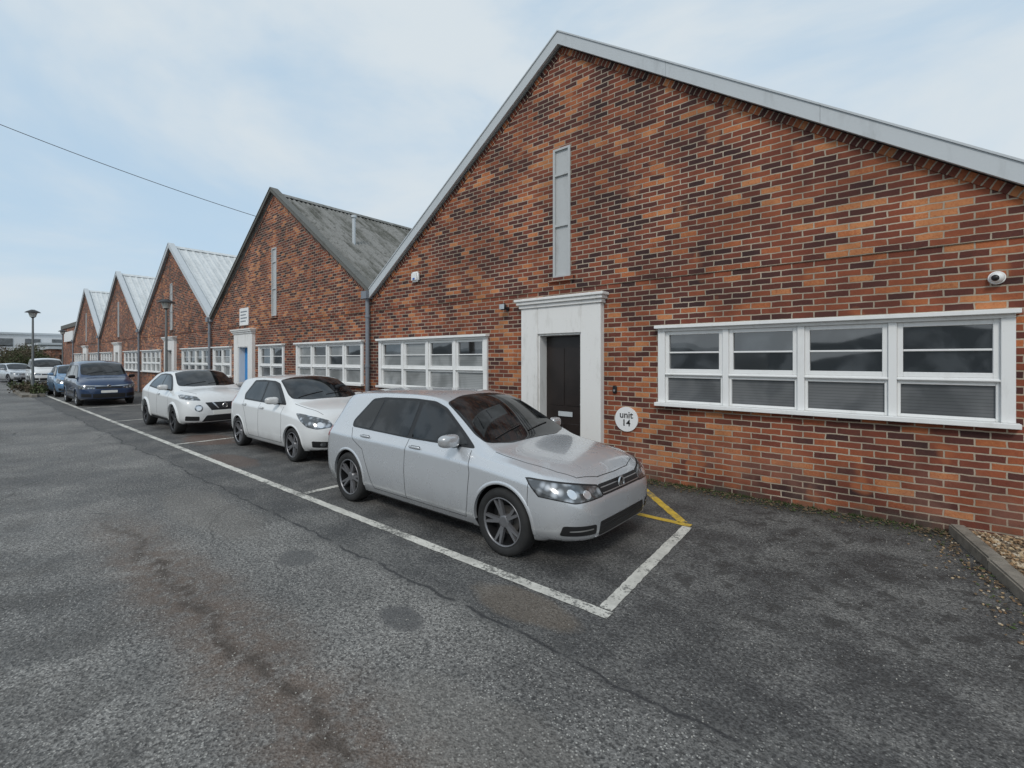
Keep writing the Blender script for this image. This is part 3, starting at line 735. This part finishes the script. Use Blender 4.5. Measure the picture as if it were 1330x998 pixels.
def carglass():
    b=NB('car_glass'); b.col(b.mix(b.step(b.noise(b.obj(),3.5,3),.42,.60),(.005,.006,.007),(.030,.032,.034))); b.b.inputs['Roughness'].default_value=.02; b.b.inputs['IOR'].default_value=1.5; return b.m
M_cg=carglass()
M_seam=simple('panel_gap',(.02,.02,.021),.8,var=.1)
b=NB('headlight'); n=b.n('ShaderNodeTexVoronoi',{'Vector':b.obj(),'Scale':13.0}); b.col(b.mix(b.step(n.outputs['Distance'],.1,.6),(.50,.52,.55),(.09,.095,.10))); b.b.inputs['Metallic'].default_value=.5; b.b.inputs['Roughness'].default_value=.15; b.b.inputs['Coat Weight'].default_value=1; M_hl=b.m
M_bulb=simple('lamp_reflector',(.75,.77,.8),.12,.6,coat=1)
M_red=simple('tail_lamp',(.35,.01,.01),.15,coat=1)
M_plate=simple('number_plate',(.75,.75,.72),.4,var=.03)
PM={'glass':M_cg,'surround':M_black,'seams':M_seam,'headlights':M_hl,'reflectors':M_bulb,'grille':M_black,'chrome':M_steel,'tail_lamps':M_red,'plate':M_plate,'trim':M_black,'fog':M_hl}
def build_car(name,loc,st,fa,ra,Rw,W,paintm,cfg,wheelme,level=3,rotz=0,sc=1.0):
    c=Car(st,fa,ra,Rw,W,level)
    side=lambda c_,n: abs(n.y)>.35
    Ra=Rw+cfg.get('gap',.035)
    cut=bmesh.new()
    for ax in(fa,ra):
        for sg_ in(-1,1): add_cyl(cut,(ax,sg_*(W-.05),Rw+.01),Ra,.50,'Y',56)
    cm=bpy.data.meshes.new('cut'); cut.to_mesh(cm); cut.free(); co=bpy.data.objects.new('cut',cm); COL.objects.link(co)
    tmpo=bpy.data.objects.new('tmpb',c.mesh); COL.objects.link(tmpo)
    md=tmpo.modifiers.new('b','BOOLEAN'); md.operation='DIFFERENCE'; md.solver='EXACT'; md.object=co
    dg=bpy.context.evaluated_depsgraph_get(); me=bpy.data.meshes.new_from_object(tmpo.evaluated_get(dg))
    bpy.data.objects.remove(tmpo); bpy.data.objects.remove(co)
    e=empty(name,loc); e.rotation_euler=(0,0,rotz); e.scale=(sc,sc,sc)
    me.name='body'; me.materials.clear(); me.materials.append(paintm); me.materials.append(M_black)
    me.shade_smooth()
    for p in me.polygons:
        q=p.center; p.material_index=0
        for ax in(fa,ra):
            if math.hypot(q.x-ax,q.z-Rw-.01)<Ra+.0015: p.material_index=1
        if p.normal.z<-.8 and q.z<.4: p.material_index=1
    me.set_sharp_from_angle(angle=math.radians(38)); link(bpy.data.objects.new('body',me),e)
    bm=bmesh.new()
    for ax in(fa,ra):
        for sg_ in(-1,1):
            prev=None; nseg=40
            for k in range(nseg+1):
                an=math.radians(-8+196*k/nseg)
                ring=[]
                r0=Ra
                pz=Rw+.01+math.sin(an)*(r0+.004)
                if pz<st[len(st)//2][1]+.02: prev=None; continue
                yy=c.side_y(ax+math.cos(an)*(r0+.02),Rw+.01+math.sin(an)*(r0+.02))
                wl=cfg.get('lip',.03); yo=cfg.get('lipout',.010)
                for dr,dy in((-.006,-.03),(-.006,yo*.6),(.002,yo),(wl*.5,yo*.8),(wl,-.004)):
                    rr_=r0+dr; ring.append(bm.verts.new((ax+math.cos(an)*rr_,sg_*(yy+dy),Rw+.01+math.sin(an)*rr_)))
                if prev:
                    for i in range(4): bm.faces.new([prev[i],prev[i+1],ring[i+1],ring[i]])
                prev=ring
    bmesh.ops.recalc_face_normals(bm,faces=bm.faces)
    mesh_ob('wheel_arch_lips',bm,cfg.get('lipmat',paintm),e,True,50)
    for poly in cfg['side']:
        c.patch('glass',[('side',roundpoly(poly,.035))],.0045,side)
    for poly in cfg['surround']:
        c.patch('surround',[('side',roundpoly(poly,.05))],.0025,side)
    up=lambda c_,n: n.z>.2 and c_.x>0
    ws=cfg['ws']; c.patch('glass',[('top',roundpoly(ws,.05))],.0045,up)
    wsc=[(x+(.02 if x>ws[-1][0]+.3 else -.012),y*1.03) for x,y in ws]; c.patch('surround',[('top',roundpoly(wsc,.05))],.0025,up)
    c.patch('glass',[('front',roundpoly(cfg['rear'],.06))],.0045,lambda c_,n: c_.x<cfg['rearx'] and n.x<0)
    for m in(1,-1):
        for part,front,sd,dd in cfg['front']:
            sp_=[('front',[(y*m,z) for y,z in (front[0] if isinstance(front,tuple) else roundpoly(front,.02,3))])]
            if sd: sp_.append(('side',sd))
            c.patch(part,sp_,dd,lambda c_,n: c_.x>.9 and n.x>-.2 and c_.y*m>-.2)
        for part,front,sd,dd in cfg.get('back',[]):
            sp_=[('front',[(y*m,z) for y,z in front])]
            if sd: sp_.append(('side',sd))
            c.patch(part,sp_,dd,lambda c_,n: c_.x<-1.2 and n.x<.3 and c_.y*m>-.2)
    for part,poly,dd in cfg.get('centre',[]):
        c.patch(part,[('front',roundpoly(poly,.02,3))],dd,lambda c_,n: c_.x>1.2 and n.x>0)
    for part,pts,w_ in cfg.get('lines',[]):
        c.line(part,'side',pts,w_,.0012,side)
    for part,pts,w_ in cfg.get('toplines',[]):
        for m in(1,-1): c.line(part,'top',[(x,y*m) for x,y in pts],w_,.0012,lambda c_,n:n.z>.3 and c_.x>.5)
    for part,poly,dd in cfg.get('sidep',[]):
        c.patch(part,[('side',poly)],dd,lambda c_,n: abs(n.y)>.3)
    for part,bm_ in c.parts.items():
        mesh_ob(part,bm_,PM[part],e,True,35)
    mx,mz=cfg['mirror']; yy=c.side_y(mx,mz-.03)
    for m in(1,-1):
        bm=bmesh.new(); bmesh.ops.create_icosphere(bm,subdivisions=4,radius=1)
        for v in bm.verts:
            q=v.co; f_=lambda t,k: math.copysign(abs(t)**k,t)
            x_=f_(q.x,.75)*(.075 if q.x>0 else .035); y_=f_(q.y,.65)*.112; z_=f_(q.z,.65)*.068*(1-.10*q.y*m)
            v.co=(x_+ -.02*q.y*m,y_,z_)
        o=mesh_ob('mirror_housing',bm,cfg.get('mirmat',paintm),e,True); o.location=(mx,m*(yy+.135),mz+.045)
        bm=bmesh.new(); add_box(bm,mx-.02,mx+.03,m*(yy-.05),m*(yy+.09),mz-.03,mz-.005); bmesh.ops.recalc_face_normals(bm,faces=bm.faces)
        mesh_ob('mirror_arm',bm,M_black,e)
        bm=bmesh.new()
        for hx,hz in cfg['handles']:
            hy=c.side_y(hx,hz); rbox(bm,(hx,m*(hy+.022),hz),(.19,.022,.026))
        mesh_ob('door_handles',bm,paintm,e,True,50)
        bm=bmesh.new()
        for hx,hz in cfg['handles']:
            hy=c.side_y(hx,hz); rbox(bm,(hx,m*(hy+.002),hz-.004),(.15,.010,.035))
        mesh_ob('handle_recess',bm,M_seam,e,True,50)
    bx,bz=cfg['badge']; fx=c.front_x(0,bz)
    bm=bmesh.new(); add_cyl(bm,(fx+.006,0,bz),.055,.014,'X',32); mesh_ob('round_badge',bm,M_black,e,True,40)
    bm=bmesh.new(); seg=32; rings=[]
    for k in range(seg):
        a=2*math.pi*k/seg; rings.append([bm.verts.new((fx+.010+q[1],math.cos(a)*(.052+q[0]),bz+math.sin(a)*(.052+q[0]))) for q in((-.008,0),(0,.010),(.010,0))])
    for k in range(seg):
        for i in(0,1): bm.faces.new([rings[k][i],rings[k][i+1],rings[(k+1)%seg][i+1],rings[(k+1)%seg][i]])
    for q in [(-.03,.012),(.03,.012),(0,-.012)]:
        add_box(bm,fx+.012,fx+.017,q[0]-.006,q[0]+.006,bz+q[1]-.03,bz+q[1]+.02)
    bmesh.ops.recalc_face_normals(bm,faces=bm.faces); mesh_ob('badge_ring',bm,M_steel,e,False)
    for ax in(fa,ra):
        for m in(1,-1):
            o=bpy.data.objects.new('wheel',wheelme); link(o,e); yo=W-.115
            o.location=(ax,m*yo,Rw)
            o.rotation_euler=(0,R.uniform(0,1.2),0) if m>0 else (0,R.uniform(0,1.2),math.pi)
    # wiper blades
    wz=ws[1][0]
    bm=bmesh.new()
    for ya,yb in((-.55,-.02),(.0,.50)):
        prev=None
        for k in range(9):
            t=k/8; yq=ya+(yb-ya)*t; xq=ws[2][0]-.02-.10*t
            h=c.bvh.ray_cast(Vector((xq,yq,3)),Vector((0,0,-1)))
            if not h[0]: continue
            p_=h[0]+h[1]*.012
            v=[bm.verts.new(p_+Vector((.009,0,0))),bm.verts.new(p_-Vector((.009,0,0)))]
            if prev: bm.faces.new([prev[0],prev[1],v[1],v[0]])
            prev=v
    mesh_ob('wiper_blades',bm,M_black,e)
    box('underbody',ra+.45,fa-.45,-W+.28,W-.28,.19,.30,M_black,e)
    c.src.free()
    return e
G=[(-2.07,.34,.60,.70,.50,.76,.77),(-2.05,.28,.76,.80,.64,.90,.91),(-2.00,.24,.83,.89,.66,1.00,1.02),(-1.93,.22,.862,.92,.62,1.12,1.15),(-1.85,.20,.880,.94,.59,1.28,1.32),(-1.76,.20,.888,.94,.585,1.36,1.41),(-1.45,.18,.90,.935,.60,1.385,1.44),(-1.0,.17,.903,.93,.615,1.405,1.465),(-.3,.17,.903,.92,.62,1.41,1.475),(.02,.17,.903,.915,.615,1.395,1.46),(.26,.17,.903,.91,.62,1.335,1.395),(.65,.17,.903,.89,.68,1.12,1.17),(.94,.17,.903,.875,.73,.965,1.01),(1.06,.18,.902,.862,.71,.915,.95),(1.45,.19,.895,.825,.62,.885,.912),(1.76,.20,.872,.772,.55,.835,.858),(1.92,.21,.80,.705,.50,.762,.78),(2.01,.22,.70,.635,.43,.68,.695),(2.055,.24,.57,.56,.36,.60,.61),(2.07,.28,.42,.50,.30,.54,.55)]
golf=dict(
 side=[[(.74,.965),(.25,1.27),(.07,1.335),(-.13,1.35),(-.15,.955)],[(-.22,.955),(-.20,1.35),(-.85,1.335),(-.93,.97)],[(-.98,.975),(-.90,1.33),(-1.14,1.30),(-1.36,1.03),(-1.33,.985)]],
 surround=[[(.84,.94),(.25,1.305),(.05,1.365),(-.30,1.378),(-.92,1.36),(-1.16,1.33),(-1.41,1.04),(-1.38,.965),(-.2,.94)]],
 ws=[(1.01,-.40),(1.01,.40),(.91,.68),(.77,.685),(.21,.575),(.14,.3),(.14,-.3),(.21,-.575),(.77,-.685),(.91,-.68)],
 rear=[(-.56,1.0),(.56,1.0),(.50,1.32),(-.50,1.32)],rearx=-1.7,
 front=[('surround',[(.36,.595),(.38,.695),(.95,.80),(.97,.66),(.72,.585)],[(1.52,.775),(1.67,.79),(2.15,.71),(2.15,.55),(1.72,.595)],.0025),
        ('headlights',[(.38,.605),(.40,.685),(.95,.785),(.97,.67),(.72,.595)],[(1.55,.765),(1.68,.775),(2.15,.70),(2.15,.565),(1.73,.605)],.005),
        ('reflectors',([(.58+.045*math.cos(t*.6283),.645+.036*math.sin(t*.6283)) for t in range(10)],),None,.0062),
        ('reflectors',([(.72+.035*math.cos(t*.6283),.665+.040*math.sin(t*.6283)) for t in range(10)],),None,.0062),
        ('grille',[(.50,.29),(.50,.375),(.80,.40),(.80,.31)],None,.004),('chrome',[(.54,.338),(.54,.348),(.76,.355),(.76,.345)],None,.007)],
 centre=[('grille',[(-.37,.60),(.37,.60),(.38,.695),(-.38,.695)],.004),('chrome',[(-.37,.617),(.37,.617),(.37,.625),(-.37,.625)],.0075),('chrome',[(-.37,.663),(.37,.663),(.37,.671),(-.37,.671)],.0075),
         ('grille',[(-.46,.265),(.46,.265),(.44,.385),(-.44,.385)],.004),('chrome',[(-.50,.255),(.50,.255),(.50,.262),(-.50,.262)],.007),('seams',[(-.44,.31),(.44,.31),(.44,.317),(-.44,.317)],.008),('seams',[(-.44,.345),(.44,.345),(.44,.351),(-.44,.351)],.008)],
 back=[('tail_lamps',[(.45,.80),(.45,.92),(.95,.94),(.95,.80)],[(-2.3,.78),(-2.3,.95),(-1.88,.93),(-1.90,.80)],.004)],
 lines=[('seams',[(.80,.92),(.85,.72),(.82,.40),(.79,.27)],.006),('seams',[(-.18,.935),(-.19,.6),(-.17,.27)],.006),('seams',[(-1.37,.955),(-1.26,.82),(-1.04,.72),(-.98,.60),(-.86,.36),(-.80,.27)],.006),('seams',[(.79,.268),(-.80,.268)],.006),
        ('seams',[(1.57,.73),(1.57,.56),(1.58,.50)],.005),('chrome',[(.78,.300),(-.7,.300)],.004)],
 toplines=[('seams',[(1.05,.72),(1.43,.70),(1.73,.64),(1.88,.55),(1.95,.3),(1.96,0)],.006)],
 sidep=[('trim',[(-.95,.10),(.86,.10),(.86,.205),(-.95,.205)],.003)],
 mirror=(.60,.965),handles=[(-.02,.865),(-1.00,.885)],badge=(0,.65))
w_g=alloy('wheel_golf',.316,M_rimg,5,.15,k_r=.72)
build_car('silver_hatchback_car',(-3.95,3.98,0),G,1.264,-1.373,.316,.90,M_silver,golf,w_g,3,sc=.955)
SW=[(-1.925,.36,.58,.75,.46,.82,.84),(-1.88,.29,.74,.88,.58,.96,.98),(-1.80,.24,.80,.96,.595,1.16,1.19),(-1.68,.22,.83,.99,.59,1.36,1.41),(-1.35,.20,.848,.99,.60,1.42,1.475),(-.7,.19,.85,.97,.61,1.45,1.51),(0,.19,.85,.955,.61,1.445,1.505),(.22,.19,.85,.95,.61,1.40,1.46),(.55,.19,.85,.935,.65,1.22,1.28),(.85,.19,.85,.915,.69,1.06,1.115),(.98,.20,.85,.90,.67,1.0,1.04),(1.35,.20,.84,.86,.58,.96,.99),(1.62,.21,.81,.80,.52,.89,.915),(1.77,.22,.74,.73,.46,.80,.82),(1.87,.24,.62,.63,.38,.68,.69),(1.91,.27,.48,.55,.32,.58,.59),(1.925,.31,.36,.5,.26,.53,.54)]
swift=dict(
 side=[[(.58,1.0),(.18,1.30),(.02,1.36),(-.22,1.375),(-.24,.995)],[(-.30,1.0),(-.28,1.375),(-.85,1.36),(-1.10,1.10),(-1.05,1.02)]],
 surround=[[(.76,.98),(.22,1.36),(.02,1.40),(-.5,1.41),(-.92,1.39),(-1.18,1.10),(-1.1,.99),(-.2,.975)]],
 ws=[(.92,-.35),(.92,.35),(.82,.64),(.68,.65),(.17,.575),(.10,.3),(.10,-.3),(.17,-.575),(.68,-.65),(.82,-.64)],
 rear=[(-.52,1.06),(.52,1.06),(.48,1.34),(-.48,1.34)],rearx=-1.5,
 front=[('headlights',[(.44,.65),(.48,.76),(.90,.92),(.92,.70),(.72,.62)],[(1.22,.86),(1.30,.885),(2.0,.76),(2.0,.58),(1.60,.66)],.005),
        ('reflectors',([(.64+.05*math.cos(t*.6283),.69+.05*math.sin(t*.6283)) for t in range(10)],),None,.0062),
        ('grille',[(.52,.30),(.52,.40),(.76,.42),(.74,.31)],None,.004),('fog',([(.62+.04*math.cos(t*.6283),.36+.04*math.sin(t*.6283)) for t in range(10)],),None,.006)],
 centre=[('grille',[(-.34,.60),(.34,.60),(.36,.67),(-.36,.67)],.004),('grille',[(-.44,.27),(.44,.27),(.36,.42),(-.36,.42)],.004),('plate',[(-.26,.45),(.26,.45),(.26,.56),(-.26,.56)],.01)],
 back=[('tail_lamps',[(.5,.80),(.5,1.05),(.95,1.05),(.95,.80)],[(-2.1,.78),(-2.1,1.1),(-1.70,1.05),(-1.78,.80)],.004)],
 lines=[('seams',[(.70,.95),(.74,.7),(.72,.3)],.006),('seams',[(-.27,.96),(-.27,.3)],.006),('seams',[(-1.12,1.0),(-.92,.72),(-.76,.3)],.006),('seams',[(.72,.29),(-.76,.29)],.006)],
 toplines=[('seams',[(.96,.68),(1.32,.62),(1.66,.52)],.007)],
 sidep=[('trim',[(-.9,.10),(.8,.10),(.8,.215),(-.9,.215)],.003)],
 mirror=(.48,1.01),handles=[(-.12,.88),(-.95,.90)],badge=(0,.635))
w_s=alloy('wheel_swift',.30,M_rimg,5,.14,k_r=.74)
build_car('white_hatchback_car',(-9.13,4.52,0),SW,1.135,-1.295,.30,.848,M_cw,swift,w_s,3,sc=.965)
JK=[(-2.0675,.42,.60,.80,.45,.88,.90),(-2.02,.34,.76,.94,.55,1.0,1.03),(-1.92,.29,.85,1.03,.56,1.17,1.21),(-1.72,.26,.885,1.08,.56,1.36,1.41),(-1.4,.25,.89,1.07,.57,1.45,1.50),(-.6,.24,.875,1.03,.59,1.505,1.57),(0,.24,.87,1.01,.60,1.51,1.575),(.22,.24,.87,1.0,.60,1.46,1.52),(.62,.24,.875,.99,.65,1.26,1.31),(.92,.24,.885,.985,.69,1.11,1.16),(1.07,.25,.89,.985,.66,1.06,1.10),(1.48,.25,.89,.965,.58,1.03,1.06),(1.80,.26,.86,.91,.52,.98,1.0),(1.94,.28,.78,.82,.48,.88,.90),(2.03,.30,.64,.70,.40,.74,.75),(2.06,.33,.50,.62,.34,.65,.66),(2.0675,.38,.38,.56,.28,.58,.59)]
juke=dict(
 side=[[(.62,1.06),(.20,1.36),(.03,1.41),(-.22,1.43),(-.24,1.05)],[(-.30,1.05),(-.28,1.43),(-.85,1.40),(-1.15,1.24),(-1.20,1.12)]],
 surround=[[(.78,1.04),(.20,1.41),(.0,1.455),(-.5,1.46),(-.95,1.42),(-1.3,1.24),(-1.30,1.09),(-.3,1.03)]],
 ws=[(.95,-.35),(.95,.35),(.85,.63),(.71,.64),(.17,.555),(.10,.3),(.10,-.3),(.17,-.555),(.71,-.64),(.85,-.63)],
 rear=[(-.48,1.14),(.48,1.14),(.42,1.38),(-.42,1.38)],rearx=-1.6,
 front=[('headlights',[(.50,.84),(.54,.93),(.90,1.02),(.92,.92),(.75,.86)],[(1.42,.97),(1.5,.99),(2.0,.93),(2.0,.80),(1.7,.86)],.006),
        ('headlights',([(.56+.085*math.cos(t*.5236),.66+.085*math.sin(t*.5236)) for t in range(12)],),None,.005),
        ('reflectors',([(.56+.055*math.cos(t*.5236),.66+.055*math.sin(t*.5236)) for t in range(12)],),None,.008),
        ('grille',[(.55,.36),(.55,.46),(.80,.48),(.80,.37)],None,.004)],
 centre=[('grille',[(-.30,.60),(.30,.60),(.42,.79),(-.42,.79)],.004),('chrome',[(-.16,.64),(-.13,.64),(-.24,.79),(-.28,.79)],.008),('chrome',[(.16,.64),(.13,.64),(.24,.79),(.28,.79)],.008),('grille',[(-.50,.33),(.50,.33),(.40,.48),(-.40,.48)],.004),('plate',[(-.26,.49),(.26,.49),(.26,.59),(-.26,.59)],.01)],
 back=[('tail_lamps',[(.5,.95),(.5,1.1),(.95,1.15),(.95,.95)],[(-2.2,.9),(-2.2,1.15),(-1.7,1.12),(-1.8,.95)],.004)],
 lines=[('seams',[(.72,1.0),(.76,.75),(.74,.33)],.006),('seams',[(-.27,1.02),(-.27,.33)],.006),('seams',[(-1.2,1.08),(-.98,.78),(-.78,.33)],.006)],
 toplines=[('seams',[(1.05,.68),(1.38,.62),(1.72,.52)],.007)],
 sidep=[('trim',[(-.9,.10),(.8,.10),(.8,.34),(-.9,.34)],.003)],
 mirror=(.48,1.08),handles=[(-.12,.93)],badge=(0,.70),lip=.055,lipout=.028,gap=.045)
w_j=alloy('wheel_juke',.345,M_rimd,5,0,.22)
build_car('white_crossover_car',(-14.35,4.15,0),JK,1.2,-1.33,.345,.885,M_cw,juke,w_j,3,sc=.955)
MP=[(-2.2,.36,.72,1.0,.60,1.12,1.14),(-2.16,.28,.85,1.10,.68,1.5,1.54),(-2.08,.24,.905,1.12,.685,1.72,1.77),(-1.9,.22,.92,1.12,.69,1.76,1.83),(-1.0,.2,.925,1.10,.70,1.79,1.86),(0,.2,.925,1.08,.70,1.78,1.85),(.5,.2,.925,1.07,.69,1.70,1.76),(.85,.2,.925,1.06,.72,1.48,1.53),(1.25,.2,.925,1.04,.76,1.18,1.23),(1.38,.21,.925,1.03,.72,1.12,1.16),(1.7,.22,.91,.98,.62,1.08,1.11),(1.95,.23,.87,.92,.54,1.0,1.03),(2.08,.25,.80,.84,.50,.90,.92),(2.16,.27,.66,.74,.42,.79,.80),(2.2,.32,.48,.6,.36,.66,.67)]
mpv=dict(
 side=[[(.98,1.12),(.55,1.48),(.35,1.60),(.0,1.63),(-.02,1.11)],[(-.10,1.12),(-.08,1.63),(-.98,1.63),(-1.0,1.13)],[(-1.1,1.14),(-1.08,1.62),(-1.82,1.60),(-1.86,1.18)]],
 surround=[[(1.08,1.09),(.55,1.52),(.35,1.635),(-1.0,1.66),(-1.88,1.63),(-1.94,1.14),(-.5,1.085)]],
 ws=[(1.27,-.4),(1.27,.4),(1.16,.70),(1.0,.71),(.50,.63),(.42,.3),(.42,-.3),(.50,-.63),(1.0,-.71),(1.16,-.70)],
 rear=[(-.6,1.2),(.6,1.2),(.58,1.62),(-.58,1.62)],rearx=-1.8,
 front=[('headlights',[(.45,.70),(.45,.80),(.95,.86),(.95,.70)],[(1.72,.84),(2.3,.84),(2.3,.68),(1.8,.70)],.006),('trim',[(.55,.36),(.55,.50),(.84,.52),(.84,.38)],None,.004),('chrome',[(.10,.80),(.10,.815),(.9,.87),(.9,.855)],None,.006)],
 centre=[('grille',[(-.5,.33),(.5,.33),(.52,.50),(-.52,.50)],.004),('chrome',[(-.45,.80),(.45,.80),(.45,.815),(-.45,.815)],.006),('grille',[(-.42,.70),(.42,.70),(.42,.78),(-.42,.78)],.004),('plate',[(-.26,.53),(.26,.53),(.26,.63),(-.26,.63)],.01)],
 lines=[('seams',[(1.0,1.05),(1.0,.3)],.008),('seams',[(-.05,1.08),(-.05,.3)],.008),('seams',[(-1.04,1.1),(-1.04,.6)],.008)],
 sidep=[('trim',[(-1.0,.10),(.9,.10),(.9,.34),(-1.0,.34)],.003),('trim',[(-.9,.50),(.85,.50),(.85,.60),(-.9,.60)],.004)],
 mirror=(.86,1.13),handles=[(.1,.98),(-.98,1.0)],badge=(0,.79),mirmat=M_black)
w_m=alloy('wheel_mpv',.33,M_rim,5,.15)
build_car('blue_mpv_car',(-25.2,3.80,0),MP,1.31,-1.47,.33,.922,M_cblue,mpv,w_m,2,sc=.93)
build_car('light_blue_hatchback_car',(-31.6,3.85,0),SW,1.135,-1.295,.30,.848,M_lblue,swift,w_s,2)
build_car('white_van_car',(-46.5,4.2,0),MP,1.31,-1.47,.33,.922,M_cw,mpv,w_m,2)
build_car('silver_estate_car',(-53.5,3.1,0),G,1.264,-1.373,.316,.90,M_silver,golf,w_g,2,.3)
build_car('white_estate_car',(-58,5.0,0),G,1.264,-1.373,.316,.90,M_cw,golf,w_g,2,.1)
# ------------------------------------------------------------ world and sun
w=bpy.data.worlds.new('World'); scene.world=w; w.use_nodes=True; nt=w.node_tree; bg=nt.nodes['Background']
tosun=Vector((.45,-1,0)).normalized(); EL=math.radians(42); tosun=Vector((tosun.x*math.cos(EL),tosun.y*math.cos(EL),math.sin(EL)))
sky=nt.nodes.new('ShaderNodeTexSky'); sky.sky_type='NISHITA'; sky.sun_disc=False; sky.sun_elevation=EL; sky.sun_rotation=math.atan2(tosun.x,tosun.y); sky.air_density=1.0; sky.dust_density=2.0; sky.ozone_density=1.5
tc=nt.nodes.new('ShaderNodeTexCoord'); mp=nt.nodes.new('ShaderNodeMapping'); mp.inputs[1].default_value=(.3,.2,0); mp.inputs[3].default_value=(1.0,1.0,2.2); nt.links.new(tc.outputs['Generated'],mp.inputs[0])
nz=nt.nodes.new('ShaderNodeTexNoise'); nz.inputs['Scale'].default_value=1.5; nz.inputs['Detail'].default_value=6; nz.inputs['Roughness'].default_value=.55; nz.inputs['Distortion'].default_value=.4; nt.links.new(mp.outputs[0],nz.inputs['Vector'])
mr=nt.nodes.new('ShaderNodeMapRange'); mr.interpolation_type='SMOOTHSTEP'; mr.inputs[1].default_value=.34; mr.inputs[2].default_value=.62; mr.inputs[3].default_value=.30; mr.inputs[4].default_value=1.0; nt.links.new(nz.outputs['Fac'],mr.inputs[0])
m0=nt.nodes.new('ShaderNodeMix'); m0.data_type='RGBA'; m0.inputs[0].default_value=.25; m0.inputs[6].default_value=(3.5,5.2,6.8,1); nt.links.new(sky.outputs[0],m0.inputs[7])
mx=nt.nodes.new('ShaderNodeMix'); mx.data_type='RGBA'; nt.links.new(mr.outputs[0],mx.inputs[0]); nt.links.new(m0.outputs[2],mx.inputs[6]); mx.inputs[7].default_value=(5.2,5.75,6.15,1)
nt.links.new(mx.outputs[2],bg.inputs[0]); bg.inputs[1].default_value=.13
sd=bpy.data.lights.new('sun','SUN'); sd.energy=1.4; sd.angle=math.radians(14); sd.color=(1,.96,.9); so=bpy.data.objects.new('sun',sd); COL.objects.link(so); so.rotation_euler=(-tosun).to_track_quat('-Z','Y').to_euler()
# ------------------------------------------------------------ camera
cam=bpy.data.cameras.new('camera'); co=bpy.data.objects.new('camera',cam); COL.objects.link(co); scene.camera=co
cam.sensor_width=36; cam.lens=36*605/1330; cam.shift_y=-32/1330; cam.clip_start=.05; cam.clip_end=3000
co.location=(0,0,1.76); co.rotation_euler=(math.pi/2,0,math.radians(39.85))
scene.view_settings.view_transform='Standard'; scene.view_settings.look='None'; scene.view_settings.exposure=0
